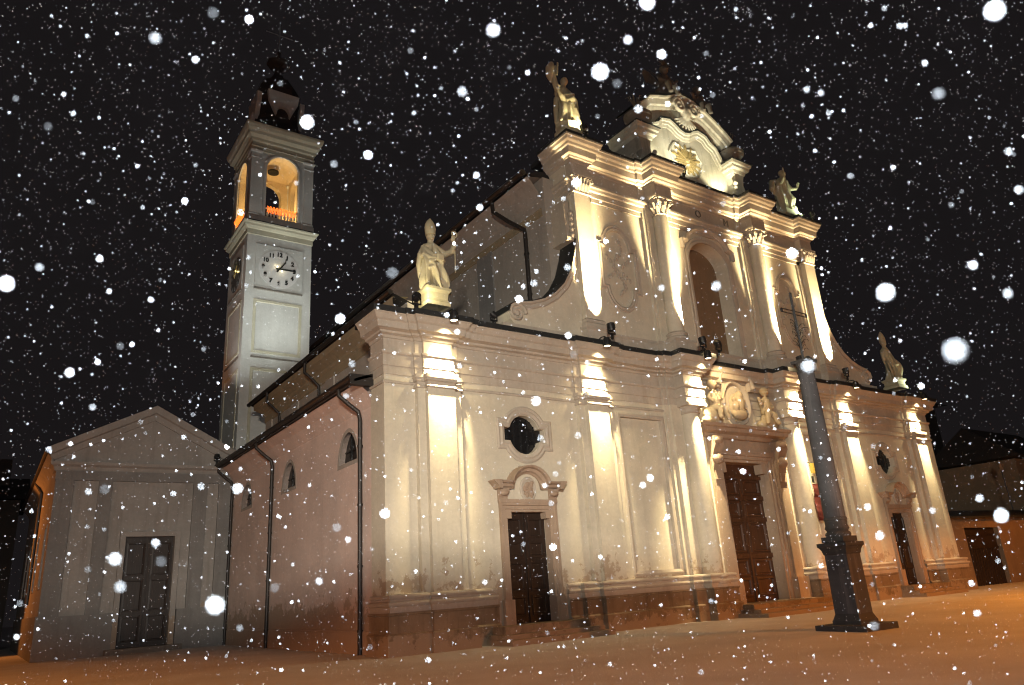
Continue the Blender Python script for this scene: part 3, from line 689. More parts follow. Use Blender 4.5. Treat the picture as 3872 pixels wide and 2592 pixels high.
g.ball((XC, gy-.5, 27.75), (.42, .25, .5)); g.ball((XC+.1, gy-.6, 27.9), (.2, .2, .24))
for k in range(9): a = R(-160 + 17*k); g.tube([(XC, gy-.45, 27.5), (XC + 1.0*math.cos(a), gy-.4, 27.35 + .65*math.sin(a))], [.14, .05], 6)
g.build('cartouche', 'gable', go, remesh=.05)
for s in (-1, 1):
    x = XC + s*3.95; b_ = MB()
    sd = [(-.62, 22.6), (-.7, 23.1), (-.5, 23.6), (-.34, 24.1), (-.4, 24.5), (-.52, 24.75), (.5, 24.75), (.36, 24.4), (.28, 24.0), (.45, 23.5), (.78, 23.1), (.7, 22.6)]
    b_.py([(x + s*a, z) for a, z in sd], -.1, 1.9); o = b_.build('gable_pedestal', 'sooty' if s < 0 else 'gable', CH)
    c = MB(); c.sweep([(x-.5, 1.95), (x-.5, -.1), (x+.5, -.1), (x+.5, 1.95)], [(0, 24.7), (.05, 24.72), (.1, 24.9), (.26, 24.96), (.28, 25.12), (.36, 25.18), (.4, 25.36), (-.62, 25.42)]); c.build('pedestal_cornice', 'gable', o)
    c = MB(); c.sweep([(x-.5, 1.95), (x-.5, -.1), (x+.5, -.1), (x+.5, 1.95)], [(.38, 25.35), (.44, 25.36), (.44, 25.42), (-.62, 25.47)]); c.build('pedestal_flashing', 'lead', o)
    c = MB()
    for k in range(26): a = k*.4; r_ = .34*(1-k/29); c.ball((x + s*(.98 + r_*math.cos(a)), -.05, 23.05 + r_*math.sin(a)), (.09, .16, .09), 7, 5)
    for z in (23.3, 23.6, 23.9): c.ball((x - s*.55, -.18, z), (.16, .14, .17), 8, 6)
    c.build('pedestal_scroll', 'sooty' if s < 0 else 'gable', o, True)

# --- side of the church: aisle, second roof, nave
AX = .98; AE = 20.7
lun = []
for yc in (3.62, 10.75, 17.7): lun.append([(yc-1.08, 6.64), (yc+1.08, 6.64)] + arcp(yc, 6.66, 1.08, 1.5, 0, 180, 16)[1:-1])
a_ = MB(); a_.wall([(1.1, G), (AE, G), (AE, 9.5), (1.1, 9.5)], lun, lambda p, d: (AX + d, p[0], p[1]), [.4]*3)
a_.add([(AX, AE, G), (16, AE, G), (16, AE, 12), (AX, AE, 9.5)], [(0, 1, 2, 3)]); a_.build('aisle_wall', 'aisle', CH)
for l in lun:
    f = MB(); f.sweepx(l, [(0.0, AX+.35), (.0, AX-.012), (.16, AX-.012), (.16, AX+.01)], True); fo = f.build('lunette_window', 'nave', CH)
    p = MB().px(l, AX+.3, AX+.33); yc = sum(q_[0] for q_ in l[:2])/2
    for k in (-.36, .36): p.box(AX+.26, AX+.29, yc+k-.03, yc+k+.03, 6.64, 8.0)
    p.box(AX+.262, AX+.288, yc-1.05, yc+1.05, 7.3, 7.36); p.build('window_pane', 'glass', fo)
MB().box(AX-.06, AX+.1, 1.1, AE, G, .55).build('aisle_plinth', 'aisle', CH)
c = MB()   # coved eaves
c.grid([[(AX, y, 8.55), (AX-.12, y, 8.75), (AX-.3, y, 9.05), (AX-.62, y, 9.3), (AX-.7, y, 9.34), (AX+.2, y, 9.5)] for y in (1.1, AE+.1)]); c.build('eaves_cove', 'aisle', CH)
MB().add([(AX-.9, .9, 9.42), (AX-.9, AE+1.0, 9.42), (3.2, AE+1.0, 10.6), (3.2, .9, 10.6), (AX-.9, .9, 9.32), (AX-.9, AE+1.0, 9.32), (3.2, AE+1.0, 10.4), (3.2, .9, 10.4)],
         [(0, 1, 2, 3), (7, 6, 5, 4), (0, 4, 5, 1), (1, 5, 6, 2), (2, 6, 7, 3), (3, 7, 4, 0)]).build('aisle_roof', 'gutter', CH)
g = MB(); g.tube([(AX-.96, .95, 9.5), (AX-.96, AE+1.05, 9.5)], .13, 10); g.box(AX-1.05, AX-.1, .9, 1.12, 9.2, 9.62); g.build('gutter', 'gutter', CH)
def downpipe(x, pts, r_=.085, bot=True):
    g = MB(); g.tube(pts, r_, 10)
    for p, q_ in zip(pts[:-1], pts[1:]):
        if abs(p[0]-q_[0]) < .01 and abs(p[2]-q_[2]) > 3:
            z = p[2]-1
            while z > q_[2]+.5: g.tube([(p[0], p[1], z), (p[0], p[1], z-.08)], r_+.025, 10); z -= 2.2
    g.build('downpipe', 'gutter', CH, True)
for y in (2.15, 13.0, 20.35):
    downpipe(0, [(AX-.9, y+.3, 9.45), (AX-.88, y+.3, 9.15), (AX-.5, y+.1, 8.75), (AX-.2, y, 8.5), (AX-.13, y, 8.2), (AX-.13, y, G)])
# second tier above the aisle roof
MX = 2.4
b_ = MB(); b_.box(MX, 9, 1.0, 19.6, 9.6, 12.2); b_.box(MX, MX+.3, 1.0, 19.6, 12.1, 13.0); b_.build('clerestory_wall', 'nave', CH)
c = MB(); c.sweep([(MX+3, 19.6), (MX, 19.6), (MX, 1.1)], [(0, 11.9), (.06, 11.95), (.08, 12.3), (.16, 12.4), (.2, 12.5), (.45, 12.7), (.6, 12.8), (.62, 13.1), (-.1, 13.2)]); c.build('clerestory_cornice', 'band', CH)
for y in (4.2, 9.3, 14.4, 18.9): MB().box(MX-.07, MX+.02, y-.55, y+.55, 9.6, 11.93).build('clerestory_strip', 'nave', CH)
MB().add([(MX-.75, .9, 13.2), (MX-.75, 20.6, 13.2), (MX+.5, 20.6, 12.75), (MX+.5, .9, 12.75), (10.4, 20.6, 12.3), (10.4, .9, 12.3), (MX-.75, .9, 13.1), (MX-.75, 20.6, 13.1)],
         [(0, 1, 2, 3), (3, 2, 4, 5), (0, 6, 7, 1)]).build('clerestory_roof', 'roof', CH)
MB().tube([(MX-.8, .9, 13.22), (MX-.8, 20.65, 13.22)], .12, 10).build('gutter', 'gutter', CH)
for y in (10.7, 16.9): downpipe(0, [(MX-.76, y+.2, 13.15), (MX-.76, y+.2, 12.6), (MX-.5, y, 12.3), (MX-.14, y-.1, 11.9), (MX-.1, y-.1, 11.6), (MX-.1, y-.1, 10.2)], .075)
# nave
NXW = 10.1
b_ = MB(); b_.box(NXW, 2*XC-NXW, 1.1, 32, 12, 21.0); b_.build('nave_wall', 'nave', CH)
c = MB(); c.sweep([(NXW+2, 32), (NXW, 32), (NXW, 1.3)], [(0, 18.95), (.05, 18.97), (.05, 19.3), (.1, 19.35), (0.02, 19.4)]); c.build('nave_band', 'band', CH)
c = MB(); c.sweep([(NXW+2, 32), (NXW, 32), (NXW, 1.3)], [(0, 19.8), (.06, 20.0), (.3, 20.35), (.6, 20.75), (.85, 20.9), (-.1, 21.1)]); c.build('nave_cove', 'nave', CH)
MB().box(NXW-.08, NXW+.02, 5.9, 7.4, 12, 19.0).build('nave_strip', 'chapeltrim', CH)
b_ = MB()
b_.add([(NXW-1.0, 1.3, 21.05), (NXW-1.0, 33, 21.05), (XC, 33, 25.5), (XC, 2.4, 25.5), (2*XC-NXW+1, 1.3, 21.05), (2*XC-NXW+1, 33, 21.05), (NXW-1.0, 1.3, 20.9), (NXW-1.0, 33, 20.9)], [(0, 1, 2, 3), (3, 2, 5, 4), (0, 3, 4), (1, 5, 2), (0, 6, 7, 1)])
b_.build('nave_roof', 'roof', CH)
g = MB(); g.tube([(NXW-1.02, 1.3, 21.1), (NXW-1.02, 33, 21.1)], .16, 10); g.build('gutter', 'gutter', CH)
downpipe(0, [(NXW-.96, 4.3, 21.0), (NXW-.94, 4.25, 20.35), (NXW-.5, 3.6, 19.6), (NXW-.12, 2.75, 18.8), (NXW-.12, 2.72, 18.5), (NXW-.12, 2.72, 14.2)], .11)
# right-hand flank, seen only from elsewhere
b_ = MB(); b_.box(2*XC-9, XR-.1, 1.1, AE, G, 10.8); b_.build('aisle_wall', 'aisle', CH)
MB().add([(XR+.8, 1.15, 9.5), (XR+.8, AE, 9.5), (XR-9, AE, 14.0), (XR-9, 1.15, 14.0), (XR+.8, 1.15, 9.4), (XR+.8, AE, 9.4)], [(0, 1, 2, 3), (0, 4, 5, 1)]).build('aisle_roof', 'roof', CH)

# ================================================================ floodlights on the church
def can_down(x, y, z, label):
    o = thing('floodlight', (x, y, z), label, 'floodlight', 'floodlights on the church front')
    b_ = MB(); b_.lathe([(.02, .42), (.12, .40), (.16, .3), (.16, .08), (.18, .07), (.18, 0), (.15, -.0), (.13, .05), (.02, .06)], (x, y, z), 18)
    for a in range(0, 360, 45): b_.box(x+.165*math.cos(R(a))-.012, x+.165*math.cos(R(a))+.012, y+.165*math.sin(R(a))-.012, y+.165*math.sin(R(a))+.012, z+.1, z+.3)
    b_.build('housing', 'iron', o, True)
    MB().lathe([(.14, .012), (.1, .004), (.01, 0)], (x, y, z+.01), 18).build('lens', 'lens', o, True)
    a_ = MB(); a_.tube([(x, y, z+.38), (x, y+.1, z+.5), (x, y+.35, z+.52), (x, y+.55, z+.42)], .03, 6); a_.build('bracket', 'iron', o)
    return o
names = ['at the left corner pilaster', 'at the pilaster between side door and portal', 'at the column left of the main door', 'at the column right of the main door', 'at the pilaster beyond the stone cross', 'at the far right corner pilaster']
for i, x in enumerate(LOWX):
    c = i in (2, 3); can_down(x + (.34 if c else .2), -1.75 if c else -1.2, 11.5, 'lit can floodlight hanging from the lower cornice ' + names[i])
def flood_up(x, y, z, tgt, label, s=1.0, lit=False):
    o = thing('floodlight', (x, y, z), label, 'floodlight', 'floodlights on the church front')
    d = (Vector(tgt) - Vector((x, y, z))).normalized(); q_ = d.to_track_quat('Z', 'Y').to_matrix(); c0 = Vector((x, y, z + .34*s))
    b_ = MB(); b_.lathe([(.03*s, -.2*s), (.13*s, -.19*s), (.17*s, -.05*s), (.18*s, .14*s), (.16*s, .14*s), (.14*s, .08*s), (.02*s, .07*s)], (0, 0, 0), 14)
    for a in range(0, 360, 40): b_.box(.17*s*math.cos(R(a))-.01, .17*s*math.cos(R(a))+.01, .17*s*math.sin(R(a))-.01, .17*s*math.sin(R(a))+.01, -.1*s, .1*s)
    b_.v = [tuple(c0 + q_ @ Vector(p)) for p in b_.v]; b_.build('housing', 'iron', o, True)
    y_ = MB(); y_.box(x-.2*s, x+.2*s, y-.03, y+.03, z, z+.05); y_.box(x-.21*s, x-.18*s, y-.03, y+.03, z, z+.4*s); y_.box(x+.18*s, x+.21*s, y-.03, y+.03, z, z+.4*s); y_.box(x-.05, x+.05, y-.05, y+.05, z-.25, z); y_.build('yoke', 'iron', o)
    return o
un = ['under the left upper pilaster', 'right of the left upper column', 'right of the right upper column', 'under the right upper pilaster']
for i, x in enumerate(UPX):
    c = i in (1, 2); flood_up(x + (.55 if c else .25), -1.42 if c else -1.02, 12.2, (x, -.3, 20), 'black floodlight on the ledge ' + un[i], 1.05)
flood_up(18.15, -1.55, 12.1, (20.6, -.5, 9.5), 'black floodlight on the ledge aimed down at the portal relief', 1.0)
flood_up(25.85, -1.4, 12.1, (25, -2.5, 9.5), 'black floodlight on the ledge beside the stone cross', 1.3)
sl = ['beside the bishop statue above the left corner', 'beside the bishop statue above the far right corner', 'at the feet of the statue with raised arms', 'at the feet of the statue holding a staff']
for i, (p, c, e) in enumerate(SLAMP):
    lo = i < 2; s_ = .9
    q_ = Vector(p); off = Vector((-.35, -.2, -.55)) if i in (0, ) else Vector((.1, -.22, -.5))
    flood_up(q_.x + off.x, q_.y + off.y, q_.z + off.z, (STAT[i][0], STAT[i][1], STAT[i][2]+2), 'small black floodlight ' + sl[i], s_)
flood_up(18.6, -.75, 22.68, (20.5, .5, 26), 'small black floodlight in front of the gable sunburst', .95)
flood_up(5.6, -.45, 12.1, (3.2, .3, 14), 'small black floodlight on the ledge right of the left bishop', .8)

# ================================================================ statues
def robe(b_, base, h, path, rx, ry, seed, folds=9, amp=.07, seg=44):
    """draped body: rings along a curved spine, with vertical folds that deepen towards the hem"""
    random.seed(seed); ph = [random.uniform(0, 6.28) for _ in range(4)]; n_ = len(path); rows = []
    for i in range(29):
        t_ = i/28; k = t_*(n_-1); a = min(int(k), n_-2); f_ = k-a; f_ = f_*f_*(3-2*f_)*.5 + f_*.5
        lx = path[a][0]*(1-f_) + path[a+1][0]*f_; ly = path[a][1]*(1-f_) + path[a+1][1]*f_
        kx = rx[a]*(1-f_) + rx[a+1]*f_; ky = ry[a]*(1-f_) + ry[a+1]*f_
        row = []
        for j in range(seg):
            th = 2*PI*j/seg; dm = 1 + amp*(1.15-t_)*math.sin(folds*th + ph[0] + 2.6*t_) + amp*.6*math.sin((folds//2)*th + ph[1] - 4*t_) + amp*.5*math.sin(th*3 + ph[2] + 9*t_)
            row.append((base[0] + lx + kx*dm*math.cos(th), base[1] + ly + ky*dm*math.sin(th), base[2] + t_*h))
        rows.append(row)
    b_.grid(rows, True, True)
def head(b_, c, r_, tilt=(0, -1, 0)):
    t_ = Vector(tilt).normalized(); c = Vector(c)
    b_.ball(c, (r_*.82, r_*.92, r_*1.12), 16, 12)
    u = Vector((0, 0, 1)); s_ = t_.cross(u).normalized()
    b_.ball(c + t_*r_*.92 - u*r_*.05, (r_*.15, r_*.2, r_*.24), 8, 6)       # nose
    b_.ball(c + t_*r_*.72 - u*r_*.62, (r_*.42, r_*.3, r_*.3), 8, 6)        # chin and beard
    for k in (-1, 1):
        b_.ball(c + s_*k*r_*.82, (r_*.12, r_*.16, r_*.26), 6, 5)           # ears
        b_.ball(c + t_*r_*.8 + s_*k*r_*.33 + u*r_*.22, (r_*.2, r_*.14, r_*.09), 6, 5)  # brows
    b_.ball(c + u*r_*.25 - t_*r_*.2, (r_*.92, r_*.95, r_*.98), 14, 10)     # hair
def hand(b_, p, d, r_=.07, curl=.6):
    d = Vector(d).normalized(); p = Vector(p); s_ = d.cross(Vector((0, 1, .2))).normalized(); n_ = d.cross(s_)
    b_.tube([p, p + d*.16], [r_, r_*1.25], 8)
    for k in range(4):
        q0 = p + d*.15 + s_*(k-1.5)*.05; q1 = q0 + d*.1; q2 = q1 + d*.06 + n_*.06*curl*1.6
        b_.tube([q0, q1, q2], [.034, .03, .022], 6)
    b_.tube([p + d*.05 + s_*.07, p + d*.12 + s_*.14, p + d*.17 + s_*.13], [.036, .03, .022], 6)
def bishop(name, base, label, s):
    """robed bishop; s = 1 has the crosier arm towards +x"""
    x, y, z = base
    o = thing(name, base, label, 'statue', None)
    F = lambda a, b2, c: (x + s*a, y + b2, z + c)
    p = MB(); p.sweep([(x-.52, y+.5), (x-.52, y-.5), (x+.52, y-.5), (x+.52, y+.5)], [(.06, z), (.06, z+.18), (0, z+.24), (-.03, z+.32), (.0, z+.62), (.1, z+.74), (.1, z+.86), (-.5, z+.9)], True); p.build('pedestal', 'statue', o)
    b_ = MB(); H = 2.25; z0 = .86
    robe(b_, (x, y, z+z0), H, [(s*.1, -.02), (s*.04, -.05), (-s*.03, -.08), (-s*.06, 0), (-s*.05, .03)], [.58, .55, .52, .5, .32], [.48, .44, .42, .38, .26], 3 + s, 8, .3)
    # cope: a cloak falling from the shoulders down one side, its front edges lifted
    b_.tube([F(-.42, .05, z0+2.05), F(-.60, .0, z0+1.7), F(-.66, .05, z0+1.2), F(-.60, .1, z0+.55)], [.12, .13, .12, .07], 8)
    b_.tube([F(-.38, -.1, z0+1.95), F(-.12, -.42, z0+1.55), F(.18, -.46, z0+1.5), F(.48, -.3, z0+1.42)], [.15, .15, .15, .09], 9)
    b_.tube([F(-.42, -.2, z0+1.05), F(-.3, -.44, z0+1.28), F(.0, -.48, z0+1.42), F(.3, -.42, z0+1.3), F(.4, -.34, z0+1.0)], [.06, .11, .1, .1, .06], 8)
    b_.tube([F(-.44, -.2, z0+1.02), F(-.35, -.42, z0+.95), F(-.1, -.5, z0+1.05)], [.06, .08, .07], 8)
    b_.tube([F(.25, -.25, z0+1.35), F(.38, -.3, z0+.7), F(.46, -.3, z0+.2)], [.12, .13, .12], 8)
    # shoulders, neck, arms
    b_.tube([F(-.36, .0, z0+2.08), F(0, .0, z0+2.2), F(.36, .0, z0+2.1)], [.2, .26, .2], 10)
    b_.tube([F(-.03, .0, z0+2.2), F(-.05, -.02, z0+2.5)], [.17, .14], 10)
    b_.tube([F(.34, -.02, z0+2.08), F(.66, -.12, z0+1.92), F(.98, -.2, z0+2.1), F(1.08, -.24, z0+2.42), F(1.08, -.25, z0+2.6)], [.19, .17, .16, .12, .08], 10)
    b_.tube([F(-.36, -.02, z0+2.02), F(-.5, -.2, z0+1.62), F(-.25, -.42, z0+1.42), F(-.05, -.5, z0+1.46)], [.18, .16, .13, .09], 10)
    hand(b_, F(1.08, -.25, z0+2.58), (-.25*s, -.1, 1)); hand(b_, F(-.07, -.5, z0+1.45), (s, -.1, .15))
    b_.box(*sorted((x+s*.0, x+s*.32)), y-.62, y-.5, z+z0+1.32, z+z0+1.66)      # book held to the chest
    head(b_, F(-.05, -.06, z0+2.66), .215, (-.2*s, -1, .05))
    b_.tube([F(.2, -.42, z0+.1), F(.25, -.5, z0-.02)], [.13, .1], 8); b_.tube([F(-.15, -.4, z0+.1), F(-.18, -.5, z0-.02)], [.13, .1], 8)
    b_.build('body', 'statue', o, remesh=.024)
    m_ = MB(); mz = z0+2.78
    rows = []
    for k, (w_, d_) in enumerate([(.235, .235), (.25, .24), (.27, .22), (.24, .17), (.15, .10), (.02, .03)]):
        rows.append([F(-.05 + w_*math.cos(2*PI*j/20), -.04 + d_*math.sin(2*PI*j/20), mz + [0, .16, .38, .55, .72, .86][k]) for j in range(20)])
    m_.grid(rows, True, True); m_.build('mitre', 'statue', o, True)
    c = MB(); c.tube([F(1.06, -.3, z0+1.0), F(1.08, -.3, z0+2.75)] + [F(1.0 + .17*math.cos(a)*(1-.05*k) + .06, -.3, z0+2.98 + .17*math.sin(a)*(1-.05*k)) for k, a in enumerate([R(-40 + 36*j) for j in range(10)])], [.03]*2 + [.035]*10, 8)
    c.build('crosier', 'statue', o, True)
    return o
bishop('bishop_statue', STAT[0], 'stone bishop statue with mitre raising a crosier above the left corner', 1).scale = (.9, .9, .9)
# the far bishop: leaning, one elbow out, the staff held low on the other side
def bishop_lean(base, label):
    x, y, z = base; o = thing('bishop_statue', base, label, 'statue')
    F = lambda a, b2, c: (x + a, y + b2, z + c); z0 = .72
    p = MB(); p.sweep([(x-.5, y+.5), (x-.5, y-.5), (x+.5, y-.5), (x+.5, y+.5)], [(.1, z), (.08, z+.2), (0, z+.3), (.0, z+.5), (.1, z+.62), (.1, z+.72), (-.5, z+.74)], True); p.build('pedestal', 'statue', o)
    b_ = MB(); robe(b_, (x, y, z+z0), 2.3, [(.05, -.02), (.12, -.06), (.08, -.05), (-.12, .0), (-.3, .02)], [.5, .5, .5, .44, .26], [.44, .42, .4, .34, .24], 8, 7, .3)
    b_.tube([F(-.5, .0, z0+2.2), F(-.25, .02, z0+2.32), F(.05, .0, z0+2.1)], [.17, .22, .18], 10)
    b_.tube([F(.05, 0, z0+2.1), F(.42, -.05, z0+1.55), F(.72, -.1, z0+1.12), F(.4, -.35, z0+1.05), F(.2, -.45, z0+1.1)], [.19, .18, .14, .11, .08], 10)
    b_.tube([F(-.5, -.02, z0+2.15), F(-.55, -.15, z0+1.7), F(-.5, -.3, z0+1.2), F(-.48, -.36, z0+1.0)], [.16, .13, .1, .07], 10)
    b_.tube([F(.1, .1, z0+2.1), F(.5, .08, z0+1.5), F(.66, .05, z0+.95)], [.16, .18, .08], 9)
    b_.tube([F(-.62, .05, z0+2.0), F(-.62, .05, z0+1.5), F(-.55, .1, z0+1.2)], [.14, .12, .05], 8)
    hand(b_, F(.22, -.45, z0+1.1), (-1, -.1, .1)); hand(b_, F(-.48, -.37, z0+1.02), (0, -.2, -1))
    b_.tube([F(-.3, .0, z0+2.3), F(-.36, -.04, z0+2.55)], [.15, .13], 10); head(b_, F(-.38, -.08, z0+2.7), .2, (-.4, -1, .1))
    b_.tube([F(.15, -.35, z0+.1), F(.2, -.46, z0-.0)], [.12, .09], 8)
    b_.build('body', 'statue', o, remesh=.024)
    m_ = MB(); rows = []
    for k, (w_, d_) in enumerate([(.215, .215), (.24, .22), (.25, .2), (.2, .15), (.12, .09), (.02, .03)]):
        hgt = [0, .14, .36, .55, .7, .82][k]; rows.append([F(-.4 + w_*math.cos(2*PI*j/20) - hgt*.05, -.05 + d_*math.sin(2*PI*j/20), z0+2.8 + hgt) for j in range(20)])
    m_.grid(rows, True, True); m_.build('mitre', 'statue', o, True)
    c = MB(); c.tube([F(-.42, -.42, z0-.0), F(-.5, -.42, z0+1.0), F(-.56, -.35, z0+1.9)], .032, 8); c.build('staff', 'statue', o, True); o.scale = (.92, .92, .92)
bishop_lean(STAT[1], 'stone bishop statue leaning with one elbow out above the far right corner')
def raised(base, label):
    x, y, z = base; o = thing('saint_statue', base, label, 'statue'); F = lambda a, b2, c: (x + a, y + b2, z + c); z0 = .72
    p = MB(); p.lathe([(.74, 0), (.74, .2), (.66, .3), (.6, .55), (.64, .7), (.4, .76)], (x, y, z), 10, rot=R(18)); p.build('pedestal', 'statue', o)
    b_ = MB(); robe(b_, (x, y, z+z0), 2.15, [(-.05, .0), (.04, -.05), (.08, -.08), (.05, .0), (-.05, .05)], [.5, .46, .45, .46, .34], [.44, .42, .4, .36, .26], 21, 7, .28)
    b_.tube([F(-.42, .0, z0+2.0), F(-.1, .05, z0+2.2), F(.3, .0, z0+2.0)], [.2, .27, .22], 10)
    b_.tube([F(.3, .0, z0+2.0), F(.55, -.1, z0+1.6), F(.52, -.2, z0+1.15), F(.4, -.35, z0+.95)], [.2, .19, .15, .09], 10)
    b_.tube([F(-.38, .0, z0+2.05), F(-.62, -.1, z0+2.3), F(-.72, -.15, z0+2.75), F(-.66, -.2, z0+3.05)], [.18, .15, .12, .08], 10)
    b_.tube([F(-.3, -.3, z0+1.35), F(-.62, -.42, z0+1.42), F(-.78, -.44, z0+1.62)], [.17, .12, .08], 9)
    b_.tube([F(.42, -.25, z0+1.6), F(.1, -.48, z0+1.45), F(-.3, -.45, z0+1.2)], [.13, .14, .1], 8)
    b_.tube([F(.4, -.2, z0+1.9), F(.05, -.45, z0+1.62), F(-.4, -.4, z0+1.5)], [.13, .14, .1], 8)
    b_.tube([F(-.45, .1, z0+1.6), F(-.55, .12, z0+.9), F(-.62, .1, z0+.1)], [.16, .14, .1], 8)
    b_.tube([F(.35, -.3, z0+1.0), F(.42, -.35, z0+.5), F(.4, -.3, z0+.1)], [.16, .15, .12], 8)
    hand(b_, F(-.66, -.2, z0+3.03), (.3, 0, 1)); hand(b_, F(-.78, -.44, z0+1.6), (.1, -.2, 1))
    b_.tube([F(-.05, .02, z0+2.2), F(.0, -.02, z0+2.55)], [.16, .14], 10); head(b_, F(.04, -.06, z0+2.72), .215, (-.5, -.9, .5))
    b_.build('body', 'statue', o, remesh=.024)
    c = MB(); c.tube([F(-.85, -.1, z0+2.3), F(-.95, -.12, z0+2.7), F(-.9, -.12, z0+3.15), F(-.76, -.14, z0+3.5)], [.07, .2, .22, .12], 10)
    for k in range(7): c.ball(F(-.62 + .02*k, -.3, z0+2.75 + k*.12), (.07, .06, .08), 7, 5)
    c.build('raised_sheaf', 'statue', o, remesh=.04)
raised(STAT[2], 'stone saint statue with raised arms on the upper left corner of the front')
def baptist(base, label):
    x, y, z = base; o = thing('saint_statue', base, label, 'statue'); F = lambda a, b2, c: (x + a, y + b2, z + c); z0 = .6
    p = MB(); random.seed(2); p.box(x-.9, x+.2, y-.5, y+.5, z, z+.35); p.ball((x+.35, y, z+.4), (.55, .5, .42), 9, 7, .18); p.ball((x+.6, y-.2, z+.12), (.4, .35, .25), 8, 6, .18); p.build('pedestal', 'statue', o)
    b_ = MB()
    robe(b_, (x-.22, y+.1, z+z0-.2), 2.3, [(-.1, 0), (-.12, 0), (-.12, 0), (-.02, 0), (.1, -.02)], [.26, .28, .32, .34, .26], [.3, .3, .3, .3, .22], 31, 6, .26)
    b_.tube([F(-.02, -.1, z0+1.15), F(.12, -.28, z0+.6), F(.05, -.2, z0+.05), F(.0, -.4, z0-.02)], [.24, .19, .12, .09], 12)     # bare legs
    b_.tube([F(.22, -.05, z0+1.15), F(.5, -.25, z0+.75), F(.48, -.1, z0+.25), F(.52, -.3, z0+.2)], [.24, .18, .12, .09], 12)
    b_.tube([F(.08, 0, z0+1.0), F(.1, -.02, z0+1.5), F(.06, 0, z0+2.0)], [.36, .34, .36], 14)
    b_.tube([F(-.3, 0, z0+2.05), F(.06, .0, z0+2.15), F(.4, 0, z0+2.0)], [.18, .22, .18], 10)
    b_.tube([F(.4, 0, z0+2.0), F(.58, -.2, z0+1.55), F(.9, -.35, z0+1.6), F(1.02, -.4, z0+1.75)], [.17, .14, .1, .07], 10)
    b_.tube([F(-.3, 0, z0+2.02), F(-.42, -.25, z0+1.8), F(-.32, -.42, z0+2.15)], [.17, .13, .08], 10)
    b_.tube([F(-.4, .15, z0+2.1), F(-.78, .2, z0+1.9), F(-.9, .2, z0+1.4), F(-.7, .15, z0+.9)], [.1, .2, .2, .06], 9)
    b_.tube([F(-.5, .1, z0+1.6), F(-.5, .1, z0+.8), F(-.42, .0, z0-.1)], [.16, .15, .12], 8)
    hand(b_, F(1.0, -.4, z0+1.73), (.3, -.2, 1)); hand(b_, F(-.33, -.42, z0+2.12), (.2, 0, 1))
    b_.tube([F(.04, 0, z0+2.15), F(.06, -.04, z0+2.45)], [.15, .13], 10); head(b_, F(.08, -.08, z0+2.63), .21, (.4, -1, 0))
    b_.build('body', 'statue', o, remesh=.024)
    c = MB(); c.tube([F(-.3, -.5, z0+1.2), F(-.36, -.5, z0+2.0), F(-.4, -.5, z0+2.7)], .035, 8); c.build('staff', 'statue', o, True)
baptist(STAT[3], 'stone saint statue holding a staff on the upper right corner of the front')

# --- figures and finials on the gable
def flame_urn(x, y, z, label, s=1.0):
    o = thing('flame_urn', (x, y, z), label, 'urn', 'flame urns on the gable')
    b_ = MB(); b_.lathe([(.3, 0), (.3, .08), (.16, .14), (.14, .24), (.5, .42), (.78, .66), (.8, .86), (.6, 1.06), (.3, 1.16), (.2, 1.28), (.1, 1.3)], (x, y, z), 24); b_.build('bowl', 'darkstone', o, True)
    random.seed(int(x*7)); f_ = MB()
    for k in range(22):
        a = random.uniform(0, 2*PI); r_ = random.uniform(.1, .42); h = random.uniform(.6, 1.25)*s
        f_.tube([(x, y, z+1.2), (x + r_*.4*math.cos(a), y + r_*.4*math.sin(a), z+1.2+h*.5), (x + r_*math.cos(a), y + r_*math.sin(a), z+1.2+h), (x + r_*1.4*math.cos(a), y + r_*1.4*math.sin(a), z+1.14+h*.96)], [.03, .03, .025, .01], 5)
    f_.build('wrought_flame', 'rust', o)
flame_urn(XC-3.95, .2, 25.42, 'grey stone urn with wrought flame on the left gable pedestal', .9)
flame_urn(XC+3.95, .2, 25.42, 'grey stone urn with wrought flame on the right gable pedestal', .9)
fx = thing('ray_cross', (XC, 1.0, 28.9), 'wrought sunburst finial on a thin stem above the gable', 'finial')
g = MB(); g.tube([(XC, 1.0, 28.9), (XC, 1.0, 31.9)], .035, 6); g.tube([(XC-.06, 1.0, 30.4), (XC-.06, 1.0, 31.9)], .015, 5); g.build('stem', 'rust', fx)
g = MB()
for k in range(26):
    a = 2*PI*k/26; L = .62 if k % 2 else .42; g.tube([(XC + .08*math.cos(a), 1.0, 32.0 + .08*math.sin(a)), (XC + L*math.cos(a), 1.0 - .05*(k % 3), 32.0 + L*math.sin(a))], [.03, .008], 5)
g.tube([(XC, 1.0, 32.5), (XC-.02, 1.0, 33.1)], [.02, .008], 5); g.ball((XC, 1.0, 32.0), (.12, .06, .12)); g.build('rays', 'rust', fx)
g = MB(); g.lathe([(.75, 0), (.7, .3), (.5, .5), (.35, .9), (.12, 1.0)], (XC+.25, 1.0, 28.75), 12); g.build('base', 'darkstone', fx, True)
